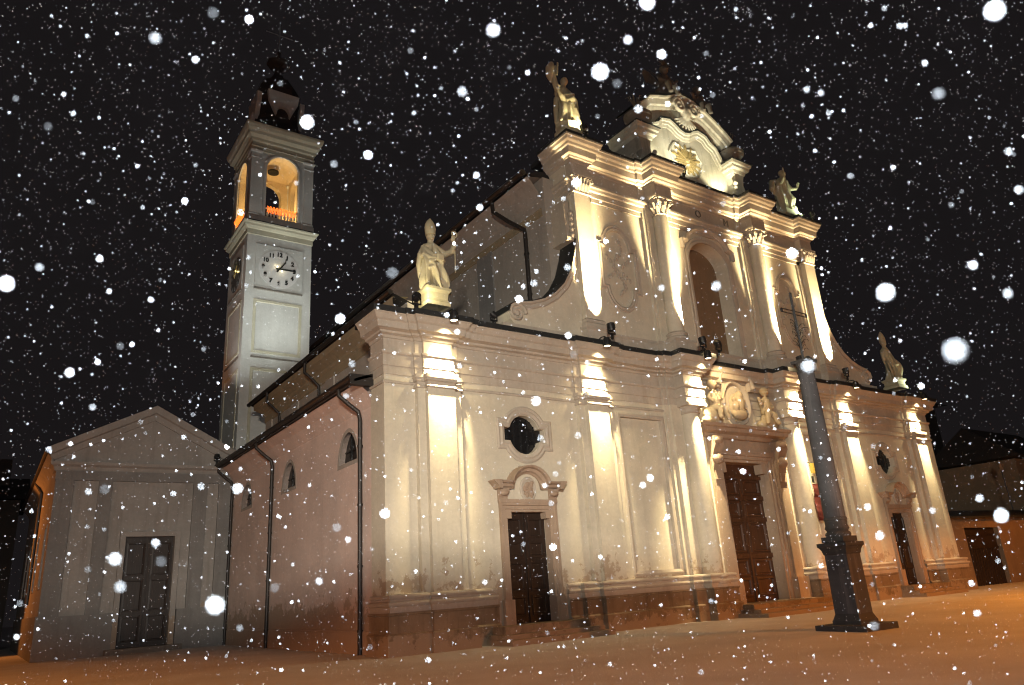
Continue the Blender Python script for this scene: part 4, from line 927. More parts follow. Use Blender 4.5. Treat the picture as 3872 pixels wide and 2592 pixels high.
def seated(x, y, z, s, label, wing):
    o = thing('angel_statue', (x, y, z), label, 'statue'); F = lambda a, b2, c: (x + s*a, y + b2, z + c)
    b_ = MB(); b_.tube([F(0, 0, .3), F(.02, -.02, .7), F(.06, 0, 1.05)], [.32, .3, .26], 12)
    b_.ball(F(.1, -.08, 1.48), (.2, .21, .24), 12, 9); b_.ball(F(.1, -.02, 1.55), (.22, .22, .22), 12, 9); b_.ball(F(.12, -.28, 1.45), (.04, .06, .06), 6, 5); b_.tube([F(.06, 0, 1.1), F(.1, -.04, 1.35)], [.13, .11], 8)
    b_.tube([F(-.15, 0, .3), F(-.2, -.45, .35), F(-.18, -.5, -.15), F(-.18, -.62, -.22)], [.22, .18, .12, .08], 9)
    b_.tube([F(.15, 0, .3), F(.3, -.42, .3), F(.38, -.48, -.15), F(.4, -.6, -.22)], [.22, .18, .12, .08], 9)
    b_.tube([F(.3, 0, 1.02), F(.55, -.15, .75), F(.75, -.2, .95), F(.8, -.2, 1.05)], [.14, .11, .09, .08], 8)
    b_.tube([F(-.26, 0, 1.02), F(-.42, -.15, .68), F(-.2, -.35, .55)], [.14, .11, .08], 8); b_.ball(F(0, .1, .15), (.5, .4, .3), 12, 8)
    b_.build('body', 'darkstone', o, remesh=.035)
    if wing:
        w_ = MB(); w_.grid([[F(-.15, .22, .9), F(-.15, .22, .55)], [F(-.5, .35, 1.35), F(-.45, .3, .7)], [F(-.85, .4, 1.5), F(-.8, .35, .75)], [F(-1.0, .4, 1.2), F(-.9, .35, .55)]])
        w_.grid([[F(-.15, .28, .9), F(-.15, .28, .55)], [F(-.5, .43, 1.35), F(-.45, .38, .7)], [F(-.85, .46, 1.5), F(-.8, .42, .75)], [F(-1.0, .43, 1.2), F(-.9, .38, .55)]]); w_.build('wing', 'darkstone', o)
    return o
seated(XC-1.15, .3, 28.85, 1, 'dark winged angel seated left of the gable finial', True).scale = (1.2, 1.2, 1.2)
seated(XC+1.75, .2, 28.45, -1, 'dark stone cherub seated on the right slope of the gable', False).scale = (1.1, 1.1, 1.1)
pm = thing('palm_branch', (XC+.1, .9, 29.4), 'thin curved metal palm branch arching beside the gable finial', 'palm branch')
g = MB(); pts = [(XC+.1, .9, 29.5), (XC-.25, .9, 30.1), (XC-.8, .9, 30.55), (XC-1.4, .9, 30.75)]; g.tube(pts, [.05, .04, .03, .01], 6)
for k in range(14):
    q_ = k/13; px_ = XC + .1 - 1.5*q_; pz_ = 29.5 + 1.25*math.sin(q_*PI/2); g.tube([(px_, .9, pz_), (px_-.28, .85, pz_-.12)], [.02, .005], 4); g.tube([(px_, .9, pz_), (px_-.12, .95, pz_+.26)], [.02, .005], 4)
g.build('fronds', 'darkstone', pm)

# ================================================================ bell tower
T = thing('bell_tower', (4.15, 26.3, G), 'grey square bell tower with clock and golden lit belfry', 'bell tower')
tx0, tx1, ty0, ty1 = 1.85, 6.45, 24.0, 28.6
sq = lambda e: [(tx0-e, ty1+e), (tx0-e, ty0-e), (tx1+e, ty0-e), (tx1+e, ty1+e)]
sqc = lambda e: sq(e)
b_ = MB(); b_.box(tx0, tx1, ty0, ty1, G, 27.3); b_.build('shaft', 'tower', T)
def panel(z0, z1, mat='towertrim'):
    f = MB()
    f.sweepv([(tx0+.62, z0), (tx0+.62, z1), (tx1-.62, z1), (tx1-.62, z0)], [(0, ty0), (0, ty0-.05), (-.18, ty0-.05), (-.2, ty0)], True)
    f.sweepx([(ty0+.62, z0), (ty0+.62, z1), (ty1-.62, z1), (ty1-.62, z0)], [(0, tx0), (0, tx0-.05), (-.18, tx0-.05), (-.2, tx0)], True)
    f.build('panel_frame', mat, T)
panel(17.75, 21.62); panel(10.5, 16.7); panel(4, 9.6)
f = MB(); f.box(tx0+.6, tx1-.62, ty0-.07, ty0, 17.4, 17.5); f.box(tx0-.07, tx0, ty0+.62, ty1-.62, 17.4, 17.5); f.build('string_course', 'darkstone', T)
c = MB(); c.sweep(sq(0), [(0, 26.45), (.06, 26.47), (.06, 26.85), (.12, 26.9), (.25, 27.05), (.28, 27.18), (.38, 27.26), (.4, 27.34), (-.2, 27.5)], True); c.build('clock_cornice', 'towertrim', T)
c = MB(); c.sweep(sq(0), [(.38, 27.33), (.42, 27.36), (.2, 27.48), (.06, 27.55), (.05, 27.62), (-.2, 27.64)], True); c.build('belfry_ledge', 'lead', T)
# belfry: four corner piers with arches between
BX0, BX1, BZ0, BZ1 = 2.98, 5.32, 28.0, 32.2
def arch_wall(fm, d):
    a_ = MB(); c0, hw = 0, 1.17
    hole = [(-hw, 28.05), (hw, 28.05), (hw, 32.1)] + arcp(0, 32.1, hw, 1.1, 0, 180, 18)[1:]
    a_.wall([(-2.24, 27.5), (2.24, 27.5), (2.24, 34.0), (-2.24, 34.0)], [hole], fm, [d])
    return a_
cx, cy = (tx0+tx1)/2, (ty0+ty1)/2
bw = MB()
for fm in (lambda p, d: (cx + p[0], ty0+.06 + d, p[1]), lambda p, d: (cx + p[0], ty1-.06 - d, p[1]), lambda p, d: (tx0+.06 + d, cy + p[0], p[1]), lambda p, d: (tx1-.06 - d, cy + p[0], p[1])):
    a_ = arch_wall(fm, .04); bw.add(a_.v, a_.f)
bw.build('belfry_wall', 'tower', T)
bi = MB()
for fm in (lambda p, d: (cx + p[0]*.97, ty0+.62 - .52*(d > 0), p[1]), lambda p, d: (cx + p[0]*.97, ty1-.62 + .52*(d > 0), p[1]), lambda p, d: (tx0+.62 - .52*(d > 0), cy + p[0]*.97, p[1]), lambda p, d: (tx1-.62 + .52*(d > 0), cy + p[0]*.97, p[1])):
    a_ = arch_wall(fm, .5); bi.add(a_.v, a_.f)
rows = []   # vaulted ceiling
for i in range(13):
    u = -1.75 + 3.5*i/12; rows.append([(cx + u, cy - 1.75 + 3.5*j/12, 34.05 - .22*max(u*u, (-1.75 + 3.5*j/12)**2)) for j in range(13)])
bi.grid(rows); bi.box(tx0+.3, tx1-.3, ty0+.3, ty1-.3, 27.5, 27.95); bi.build('belfry_interior', 'belfry', T)
MB().lathe([(.01, 0), (.42, -.02), (.42, .1), (.3, .12)], (cx+.1, cy+.5, 33.5), 20).build('ceiling_oculus', 'void', T)
# framing of the openings: archivolt, corner pilasters, cap, frieze, cornice
f = MB()
ap = [(cx-1.17, 28.05), (cx-1.17, 32.1)] + arcp(cx, 32.1, 1.17, 1.1, 180, 0, 16) + [(cx+1.17, 28.05)]; prof = [(0, ty0+.06), (0, ty0-.02), (.1, ty0-.04), (.2, ty0-.01), (.22, ty0+.05)]
f.sweepv(ap, prof)
f.sweepx([(p[0]-cx+cy, p[1]) for p in ap], [(0, tx0+.06), (0, tx0-.02), (.1, tx0-.04), (.2, tx0-.01), (.22, tx0+.05)]); f.build('archivolt', 'tower', T)
for sx, sy in ((-1, -1), (1, -1), (-1, 1), (1, 1)):
    x, y = cx + sx*1.96, cy + sy*1.96; c = MB(); c.box(x-.34, x+.34, y-.34, y+.34, 27.6, 33.25); o = c.build('corner_pier', 'tower', T)
    c = MB(); c.sweep([(x-.34, y+.34), (x-.34, y-.34), (x+.34, y-.34), (x+.34, y+.34)], [(0, 32.7), (.04, 32.72), (.04, 32.8), (.0, 32.82), (.02, 33.1), (.1, 33.2), (.12, 33.3), (-.2, 33.32)], True)
    c.build('capital', 'tower', o); c = MB()
    c.sweep([(x-.34, y+.34), (x-.34, y-.34), (x+.34, y-.34), (x+.34, y+.34)], [(.1, 27.6), (.1, 27.9), (.04, 28.0), (.06, 28.1), (0, 28.16)], True); c.build('base', 'tower', o)
c = MB(); c.sweep(sq(0), [(-.15, 33.28), (0.03, 33.3), (.03, 33.6), (.07, 33.64), (.0, 33.7), (.0, 34.0), (.1, 34.1), (.12, 34.3), (.34, 34.5), (.38, 34.72), (.5, 34.9), (.58, 35.15), (.58, 35.3), (-1.0, 35.6)], True); c.build('belfry_cornice', 'towertrim', T)
rl = MB()
rl.box(BX0+.05, BX1-.05, ty0+.02, ty0+.12, 28.72, 28.82); rl.box(BX0+.05, BX1-.05, ty0+.02, ty0+.12, 28.05, 28.1)
rl.box(tx0+.02, tx0+.12, cy-1.13, cy+1.13, 28.72, 28.82); rl.box(tx0+.02, tx0+.12, cy-1.13, cy+1.13, 28.05, 28.1)
for k in range(9):
    x = BX0+.2 + k*(BX1-BX0-.4)/8; y = cy - 1.0 + 2.0*k/8
    for p in ((x, ty0+.07), (tx0+.07, y)): rl.lathe([(.05, 28.1), (.05, 28.2), (.08, 28.32), (.04, 28.5), (.05, 28.72)], (p[0], p[1], 0), 8)
rl.build('balustrade', 'tower', T, True)
# roof: drum with round-arched dormers, dome, lantern, cross
c = MB(); c.lathe([(2.6, 35.3), (2.35, 35.8), (1.95, 36.6), (1.7, 37.3), (1.62, 38.2), (1.62, 38.9), (1.85, 39.0), (1.9, 39.2), (1.7, 39.4), (1.75, 39.9), (1.6, 40.5), (1.2, 41.2), (.7, 41.6), (.35, 42.2), (.3, 42.9), (.9, 43.15), (.95, 43.35), (.3, 43.6), (.12, 44.2), (.2, 44.4), (.12, 44.6), (.03, 44.8)], (cx, cy, 0), 8, rot=R(22.5)); c.build('dome', 'dusk', T)
for a in range(0, 360, 90):
    ca, sa = math.cos(R(a)), math.sin(R(a)); f_ = MB()
    pts = [(-1.1, 38.2), (-.7, 37.3), (-.55, 36.9)] + arcp(0, 37.0, .5, .75, 180, 0, 10) + [(.55, 36.9), (.7, 37.3), (1.1, 38.2), (1.2, 39.0), (-1.2, 39.0)]
    f_.extr(pts, lambda p: (cx + ca*1.85 - sa*p[0], cy + sa*1.85 + ca*p[0], p[1]+.3), lambda p: (cx + ca*1.5 - sa*p[0], cy + sa*1.5 + ca*p[0], p[1]+.3)); f_.build('dormer_hood', 'tower', T)
g = MB(); g.tube([(cx, cy, 44.7), (cx, cy, 47.3)], .03, 6); g.tube([(cx-1.1, cy, 46.2), (cx+1.1, cy, 46.2)], .03, 6); g.build('cross', 'grey', T)
# clock faces
ck = MB(); ck.box(2.47, 5.80, ty0-.08, ty0, 22.42, 25.8); co = ck.build('clock', 'tower', T)
MB().box(2.45, 5.82, ty0-.16, ty0-.02, 22.34, 22.415).build('sill', 'darkstone', co)
d = MB(); d.lathe([(1.42, 0), (1.42, .02), (.02, .025)], (0, 0, 0), 48); d.v = [(4.1 + a, ty0-.085 - c_, 24.06 + b2) for a, b2, c_ in d.v]; d.build('dial', 'dial', co)
dg = bpy.context.evaluated_depsgraph_get()
def text_mesh(body, size, ext=.012):
    cu = bpy.data.curves.new('t', 'FONT'); cu.body = body; cu.size = size; cu.extrude = ext; cu.align_x = 'CENTER'; cu.align_y = 'CENTER'; cu.offset = .02
    o = bpy.data.objects.new('t', cu); COL.objects.link(o); dg_ = bpy.context.evaluated_depsgraph_get(); dg_.update()
    me = bpy.data.meshes.new_from_object(o.evaluated_get(dg_)); bpy.data.objects.remove(o); return me
for hnum in range(1, 13):
    a = R(90 - 30*hnum); me = text_mesh(str(hnum), .42); me.materials.append(mt['black'])
    o = bpy.data.objects.new('numeral', me); COL.objects.link(o); o.parent = co; o.matrix_parent_inverse = Matrix.Translation(-ORG[T.name])
    o.matrix_basis = Matrix.Translation((4.1 + 1.1*math.cos(a), ty0-.13, 24.06 + 1.1*math.sin(a))) @ Matrix.Rotation(PI/2, 4, 'X')
def bar(c, a, L0, L1, w0, w1, plane):
    ca, sa = math.cos(a), math.sin(a); b_ = MB()
    pts = [(-L0, -w0), (L1, -w1), (L1, w1), (-L0, w0)]; pts = [(p*ca - q_*sa, p*sa + q_*ca) for p, q_ in pts]
    if plane == 'y': b_.py([(c[0]+p, c[2]+q_) for p, q_ in pts], c[1]-.02, c[1]+.02)
    else: b_.px([(c[1]-p, c[2]+q_) for p, q_ in pts], c[0]-.02, c[0]+.02)
    return b_
bar((4.12, ty0-.2, 24.06), R(2), .28, 1.15, .055, .05, 'y').build('minute_hand', 'black', co)
b_ = bar((4.12, ty0-.16, 24.06), R(54), .28, .7, .06, .04, 'y'); b_.py([(4.52, 24.60), (4.58, 24.60), (4.60, 24.92), (4.54, 24.92)], ty0-.18, ty0-.14); b_.build('hour_hand', 'black', co)
for p in ((3.95, ty0-.22, 24.22), (4.28, ty0-.22, 23.92)):
    MB().ball(p, .05, 10, 8).build('added_glow_bulb', 'lens', co, True)  # made-up bulb before the dial, standing in for its inner glow
ck = MB(); ck.box(tx0-.08, tx0, 24.65, 28.0, 22.42, 25.8); co2 = ck.build('clock', 'tower', T)
MB().box(tx0-.16, tx0-.02, 24.63, 28.02, 22.34, 22.415).build('sill', 'darkstone', co2)
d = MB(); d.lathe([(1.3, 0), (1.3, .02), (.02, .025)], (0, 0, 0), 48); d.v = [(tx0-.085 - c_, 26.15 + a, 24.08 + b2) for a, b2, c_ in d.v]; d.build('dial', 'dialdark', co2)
for hnum in range(1, 13):
    a = R(90 - 30*hnum); me = text_mesh(str(hnum), .38); me.materials.append(mt['grey'])
    o = bpy.data.objects.new('numeral', me); COL.objects.link(o); o.parent = co2; o.matrix_parent_inverse = Matrix.Translation(-ORG[T.name])
    o.matrix_basis = Matrix.Translation((tx0-.13, 26.15 - 1.05*math.cos(a), 24.08 + 1.05*math.sin(a))) @ Matrix.Rotation(-PI/2, 4, 'Z') @ Matrix.Rotation(PI/2, 4, 'X')
bar((tx0-.2, 26.15, 24.08), R(2), .28, 1.05, .05, .045, 'x').build('minute_hand', 'gold', co2); bar((tx0-.17, 26.15, 24.08), R(54), .28, .72, .055, .04, 'x').build('hour_hand', 'gold', co2)
# light garlands on the two balustrades
def garland(pts, label):
    o = thing('light_garland', pts[0], label, 'light garland', 'light garlands on the belfry'); g = MB(); g.tube(pts, .03, 6); g.build('light_tube', 'garland', o)
def loops(f, n_):
    out = []
    for k in range(n_*12+1):
        u = k/12; out.append(f(u/n_ + .012*math.sin(u*2*PI*2), 28.62 + .24*math.cos(u*2*PI)))
    return out
garland(loops(lambda q_, z: (BX0+.12 + q_*(BX1-BX0-.24), ty0-.02 - .1*math.sin(z*9), z), 9), 'orange light garland looped round the front belfry balustrade')
garland(loops(lambda q_, z: (tx0-.05 - .1*math.sin(z*9), cy+1.1 - q_*2.2, z), 9), 'orange light garland looped round the side belfry balustrade')
o = flood_up(-.05, 20.6, 9.75, (2.4, 24, 20), 'small floodlight on the aisle eaves aimed up at the bell tower', .8); o['group'] = 'floodlights of the bell tower'

# ================================================================ chapel on the left
CY = 20.9; CL, CR, CM = -7.9, .9, -3.45
K = thing('chapel', (CM, CY, G), 'dim grey chapel with pediment and dark wooden door left of the church', 'chapel')
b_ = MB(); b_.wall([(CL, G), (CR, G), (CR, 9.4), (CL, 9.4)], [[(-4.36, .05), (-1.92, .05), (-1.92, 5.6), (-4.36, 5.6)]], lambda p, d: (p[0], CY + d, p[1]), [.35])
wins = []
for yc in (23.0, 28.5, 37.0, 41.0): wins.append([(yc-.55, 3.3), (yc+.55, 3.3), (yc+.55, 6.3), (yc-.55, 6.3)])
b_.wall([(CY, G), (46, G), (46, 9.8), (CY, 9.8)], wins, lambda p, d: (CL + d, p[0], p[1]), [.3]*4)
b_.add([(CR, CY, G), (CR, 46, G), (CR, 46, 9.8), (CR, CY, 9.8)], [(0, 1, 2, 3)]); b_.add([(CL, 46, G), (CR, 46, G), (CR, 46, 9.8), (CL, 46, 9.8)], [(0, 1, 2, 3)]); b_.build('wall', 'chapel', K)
for wn in wins:
    f = MB(); f.sweepx(wn, [(.006, CL+.28), (.006, CL-.03), (-.12, CL-.04), (-.12, CL)], True); fo = f.build('window', 'chapel', K); MB().px(wn, CL+.22, CL+.25).build('window_pane', 'glass', fo)
for x0, x1 in ((CL, -7.05), (-5.9, -5.25), (-1.16, -.42), (.2, CR)): MB().box(x0, x1, CY-.14, CY+.02, 1.8, 8.9).build('pilaster', 'chapeltrim', K)
b_ = MB(); b_.box(CL-.03, CR+.03, CY-.16, CY+.02, 8.5, 9.0); b_.build('frieze', 'chapeltrim', K)
b_ = MB(); b_.box(CL-.08, -4.62, CY-.22, CY+.02, G, 1.8); b_.box(-1.62, CR, CY-.22, CY+.02, G, 1.8); b_.box(CL-.1, CL+.02, CY-.2, 46, G, 1.85); b_.build('plinth', 'chapeltrim', K)
b_ = MB(); b_.sweep([(CL, CY+1), (CL, CY), (CR, CY), (CR, CY+1)], [(0, 8.98), (.1, 9.0), (.16, 9.2), (.3, 9.3), (.34, 9.45), (-.2, 9.5)]); b_.build('cornice', 'chapel', K)
b_ = MB(); b_.py([(CL-.3, 9.4), (CR+.3, 9.4), (CR+.3, 9.62), (CM, 12.2), (CL-.3, 9.62)], CY-.02, CY+.3); b_.build('pediment', 'chapel', K)
b_ = MB(); b_.sweepv([(CL-.25, 9.5), (CM, 11.95), (CR+.25, 9.5)], [(0, CY), (0, CY-.12), (.14, CY-.16), (.3, CY-.2), (.36, CY-.34), (.62, CY-.4), (.7, CY-.42), (.72, CY+.3)]); b_.build('raking_cornice', 'chapel', K)
b_ = MB(); b_.add([(CL-.5, CY-.35, 10.0), (CM, CY-.35, 12.72), (CM, 46.5, 12.72), (CL-.5, 46.5, 10.0), (CR+.5, CY-.35, 10.0), (CR+.5, 46.5, 10.0), (CL-.5, CY-.35, 9.85), (CL-.5, 46.5, 9.85)], [(0, 1, 2, 3), (1, 4, 5, 2), (0, 3, 7, 6)]); b_.build('roof', 'roof', K)
b_ = MB(); b_.grid([[(CL, y, 9.2), (CL-.15, y, 9.5), (CL-.45, y, 9.8), (CL-.5, y, 9.88)] for y in (CY-.2, 46)]); b_.build('eaves_cove', 'chapel', K)
g = MB(); g.tube([(CL-.55, CY-.3, 9.95), (CL-.55, 46, 9.95)], .1, 8); g.build('gutter', 'gutter', K)
g = MB(); g.tube([(CL-.5, 31, 9.9), (CL-.1, 30.8, 9.2), (CL-.1, 30.8, 2.6)], .1, 8); g.build('downpipe', 'gutter', K)
d = MB(); d.box(-4.36, -1.92, CY+.28, CY+.34, 0.05, 5.6); d.box(-3.17, -3.11, CY+.22, CY+.28, .05, 5.58)
for sx in (-1, 1):
    for z0, z1 in ((.3, 1.6), (1.8, 3.4), (3.6, 5.3)): x = -3.14 + sx*.62; d.sweepv([(x-.45, z0), (x-.45, z1), (x+.45, z1), (x+.45, z0)], [(0, CY+.28), (0, CY+.24), (-.08, CY+.23), (-.1, CY+.28)], True)
do = d.build('door', 'wood', K)
f = MB(); f.sweepv([(-4.36, 0), (-4.36, 5.6), (-1.92, 5.6), (-1.92, 0)], [(-.006, CY+.3), (-.006, CY-.08), (.1, CY-.1), (.26, CY-.13), (.28, CY)]); f.build('door_frame', 'chapel', do)
s_ = MB(); s_.box(-4.9, -1.3, CY-.7, CY+.3, -.4, .05); s_.build('step', 'darkstone', do)

# ================================================================ house beyond the chapel
H_ = thing('house', (-13, 52, G), 'dark house with rows of shuttered windows far left behind the chapel', 'house')
hw = []
for yc in (50.5, 53.5, 56.5): pass
b_ = MB(); b_.wall([(-18, G), (-8.6, G), (-8.6, 11.0), (-18, 11.0)], [[(x-.6, z), (x+.6, z), (x+.6, z+2.2), (x-.6, z+2.2)] for x in (-16, -13.2, -10.4) for z in (2.0, 6.6)], lambda p, d: (p[0], 48 + d, p[1]), [.2]*6)
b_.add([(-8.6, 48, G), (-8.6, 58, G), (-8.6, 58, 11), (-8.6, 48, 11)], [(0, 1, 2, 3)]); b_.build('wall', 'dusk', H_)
for x in (-16, -13.2, -10.4):
    for z in (2.0, 6.6): MB().box(x-.6, x+.6, 48.16, 48.2, z, z+2.2).build('window', 'glass', H_)
MB().add([(-18.6, 47.4, 11), (-8, 47.4, 11), (-8, 58.5, 11), (-18.6, 58.5, 11), (-18.6, 53, 13.5), (-8, 53, 13.5)], [(0, 1, 5, 4), (3, 4, 5, 2), (0, 4, 3), (1, 2, 5)]).build('roof', 'roof', H_)
MB().box(-10.4, -9.5, 51, 52, 11.5, 14.8).build('chimney', 'dusk', H_)

# ================================================================ right-hand side
YW = thing('yard_wall', (50, 1.2, G), 'ochre yard wall with dark wooden gate right of the church', 'wall')
b_ = MB(); b_.wall([(40.35, G-.2), (62, G-.2), (62, 4.35), (40.35, 4.35)], [[(44.35, G-.2), (49.35, G-.2), (49.35, 3.6), (44.35, 3.6)]], lambda p, d: (p[0], 1.2 + d, p[1]), [.35]); b_.build('wall', 'yard', YW)
b_ = MB(); b_.add([(40.35, .7, 4.3), (62, .7, 4.45), (62, 1.9, 4.95), (40.35, 1.9, 4.8), (40.35, .7, 4.18), (62, .7, 4.33)], [(0, 1, 2, 3), (0, 4, 5, 1)]); b_.build('coping', 'lead', YW)
g = MB(); g.box(44.35, 49.35, 1.5, 1.56, G-.2, 3.6)
for k in range(14): g.box(44.4 + k*.357, 44.42 + k*.357, 1.47, 1.5, G, 2.2)
g.box(44.35, 49.35, 1.44, 1.5, 2.2, 2.3); g.box(44.35, 49.35, 1.44, 1.5, 3.1, 3.18); g.box(44.9, 45.0, 1.45, 1.5, 2.3, 3.5); g.build('gate', 'wood', YW)
S2 = thing('shed', (44, 5, G), 'low shed with sloping roof behind the yard wall gate', 'shed')
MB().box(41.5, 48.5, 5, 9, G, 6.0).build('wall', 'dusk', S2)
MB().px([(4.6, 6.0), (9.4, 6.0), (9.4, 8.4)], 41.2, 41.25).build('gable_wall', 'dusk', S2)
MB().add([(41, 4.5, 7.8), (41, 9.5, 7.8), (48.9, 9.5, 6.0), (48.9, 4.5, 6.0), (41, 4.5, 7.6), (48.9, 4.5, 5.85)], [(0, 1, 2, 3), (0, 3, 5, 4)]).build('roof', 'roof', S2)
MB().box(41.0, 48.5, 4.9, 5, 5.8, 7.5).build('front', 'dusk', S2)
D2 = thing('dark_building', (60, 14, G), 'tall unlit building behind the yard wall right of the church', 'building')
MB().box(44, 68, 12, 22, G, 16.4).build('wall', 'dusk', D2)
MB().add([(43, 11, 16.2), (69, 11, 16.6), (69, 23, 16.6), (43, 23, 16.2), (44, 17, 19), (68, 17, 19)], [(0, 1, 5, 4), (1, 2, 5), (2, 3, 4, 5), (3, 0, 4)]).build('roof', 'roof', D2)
for k in range(3):
    f = MB(); f.box(58+k*3.4, 59.2+k*3.4, 11.9, 12.02, 10, 12.4); f.build('window', 'glass', D2)
R2 = thing('gabled_house', (60, 4, G), 'ochre house with overhanging eaves at the right edge of the square', 'house')
MB().box(60.6, 70, 3.2, 10, G, 9.4).build('wall', 'yard', R2)
MB().add([(59.4, 2.2, 9.5), (71, 2.2, 9.5), (71, 10.5, 9.5), (59.4, 10.5, 9.5), (59.6, 6.3, 12.6), (70.8, 6.3, 12.6)], [(0, 1, 5, 4), (2, 3, 4, 5), (0, 4, 3), (1, 2, 5), (3, 2, 1, 0)]).build('roof', 'roof', R2)
MB().box(60.3, 60.6, 3.2, 5.6, 5.2, 6.0).build('bracket', 'yard', R2)
ch = thing('lamp_post', (55.2, 2.2, 4.4), 'slim pole with orange lantern rising above the yard wall', 'lamp post')
MB().tube([(55.2, 2.2, 4.4), (55.0, 2.2, 8.0)], .04, 6).build('pole', 'iron', ch)
b_ = MB(); b_.lathe([(.05, 0), (.16, .08), (.22, .5), (.24, .52), (.1, .72), (.02, .9)], (55.0, 2.2, 7.95), 6); b_.build('lantern', 'yard', ch)

# ================================================================ stone cross monument
MXc, MYc = 11.28, -10.3
Mn = thing('stone_cross', (MXc, MYc, G), 'dark granite column on a pedestal with iron cross in the snowy square', 'monument')
s2 = .83
def sqm(h):
    h = .2
    return [(MXc-h, MYc+h), (MXc-h, MYc-h), (MXc+h, MYc-h), (MXc+h, MYc+h)]
MB().box(MXc-s2, MXc+s2, MYc-s2, MYc+s2, G, G+.2).build('slab', 'granite2', Mn)
b_ = MB(); b_.sweep(sqm(0), [(.26, G+.19), (.26, G+.3), (.23, G+.36), (.19, G+.46), (.17, G+.52)], True); b_.build('pedestal_base', 'granite2', Mn)
b_ = MB(); b_.sweep(sqm(0), [(.18, G+.5), (.165, 2.02), (-.18, 2.03)], True); b_.build('pedestal', 'granite', Mn)
b_ = MB(); b_.sweep(sqm(0), [(.16, 1.96), (.19, 2.0), (.21, 2.1), (.25, 2.18), (.29, 2.22), (.29, 2.32), (-0.180, 2.36)], True); b_.build('pedestal_cap', 'granite2', Mn)
b_ = MB(); b_.sweep(sqm(0), [(.17, 2.34), (.17, 2.5), (-0.180, 2.51)], True); b_.lathe([(.36, 2.5), (.38, 2.56), (.36, 2.62), (.31, 2.66), (.33, 2.7), (.36, 2.74), (.34, 2.8), (.325, 2.84), (.325, 2.98), (.345, 3.0), (.345, 3.06), (.32, 3.08)], (MXc, MYc, 0), 28); b_.build('column_base', 'granite2', Mn, True)
b_ = MB(); b_.lathe([(.318 - .06*(z**1.4), 3.05 + z*4.75) for z in [k/10 for k in range(11)]], (MXc, MYc, 0), 28); b_.build('column_shaft', 'granite', Mn, True)
b_ = MB(); b_.lathe([(.25, 7.75), (.28, 7.78), (.28, 7.84), (.25, 7.87), (.24, 7.95), (.28, 8.05), (.29, 8.1), (.05, 8.12)], (MXc, MYc, 0), 24); b_.box(MXc-.3, MXc+.3, MYc-.3, MYc+.3, 8.1, 8.2); b_.build('capital', 'granite2', Mn, True)
cr = MB(); zc = 8.2
cr.tube([(MXc, MYc, zc), (MXc, MYc, 10.62)], .045, 4); cr.tube([(MXc-.68, MYc, 9.86), (MXc+.68, MYc, 9.86)], .022, 4); cr.tube([(MXc-.68, MYc, 9.98), (MXc+.68, MYc, 9.98)], .022, 4)
cr.tube([(MXc-.055, MYc, 9.2), (MXc-.05, MYc, 10.6)], .02, 4); cr.tube([(MXc+.055, MYc, 9.2), (MXc+.05, MYc, 10.6)], .02, 4)
for e in ((-.68, 9.92), (.68, 9.92), (0, 10.62)): cr.ball((MXc+e[0], MYc, e[1]), (.05, .04, .09) if e[0] else (.07, .04, .05), 8, 6)
cr.build('iron_cross', 'iron', Mn)
cr = MB(); random.seed(9)   # thin wrought rays and tendrils round the foot of the cross
for k in range(18):
    s_ = -1 if k % 2 else 1; z = 8.45 + .055*k; L = random.uniform(.22, .5)*(1.5 if k > 13 else 1)
    cr.tube([(MXc, MYc, z), (MXc+s_*L*.5, MYc-.03, z+.2), (MXc+s_*L*.9, MYc-.03, z+.24), (MXc+s_*L, MYc-.04, z+.16)], [.012, .011, .009, .006], 5)
cr.build('wrought_tendrils', 'iron', Mn)
# banner on the church wall behind the monument
bn = thing('banner', (25.6, -.5, 3.9), 'narrow red and yellow banner hanging beside the main portal column', 'banner')
rows = [[(25.28 + .04*math.sin(k*.9), -.55 - .03*math.sin(k*1.3), 5.9 - .24*k), (25.9 + .04*math.sin(k*.9+1), -.52, 5.9 - .24*k)] for k in range(9)]
b_ = MB(); b_.grid(rows); b_.grid([[(p[0], p[1]+.02, p[2]) for p in r_] for r_ in rows]); b_.build('red_cloth', 'red', bn)
b_ = MB(); b_.box(25.34, 25.5, -.57, -.53, 5.95, 6.3); b_.build('weight', 'iron', bn)
b_ = MB(); b_.box(25.4, 25.9, -.56, -.53, 6.45, 7.0); b_.build('emblem_cloth', 'yellow', bn)
b_ = MB(); b_.tube([(25.3, -.5, 7.02), (26.0, -.5, 7.02)], .03, 6); b_.tube([(25.95, -.5, 7.02), (25.95, -.5, 3.95)], .015, 6); b_.build('rod', 'iron', bn)

# ================================================================ added unseen mast: its made-up hood cuts the wash off low on the wall
FM = thing('added_mast', (FILL.x-1.2, FILL.y-.6, G), 'added unseen mast behind the viewer whose plate cuts off the fill light', 'mast')
MB().tube([(FILL.x-1.2, FILL.y-.6, G), (FILL.x-1.2, FILL.y-.6, 8.6)], .12, 10).build('pole', 'iron', FM)
dr = Vector((7 - FILL.x, 0 - FILL.y, 0)).normalized(); sd_ = Vector((-dr.y, dr.x, 0))
HC = FILL + dr*1.0; zc = FILL.z - .128*1.0
b_ = MB(); a0 = HC - sd_*3.2; a1 = HC + sd_*3.2; q0 = a0 - dr*1.2; q1 = a1 - dr*1.2
b_.add([(a0.x, a0.y, zc), (a1.x, a1.y, zc), (q1.x, q1.y, zc-.1), (q0.x, q0.y, zc-.1), (a0.x, a0.y, zc-.03), (a1.x, a1.y, zc-.03), (q1.x, q1.y, zc-.13), (q0.x, q0.y, zc-.13)], [(0, 1, 2, 3), (7, 6, 5, 4), (0, 4, 5, 1), (2, 6, 7, 3)]); b_.build('light_blocker', 'iron', FM)

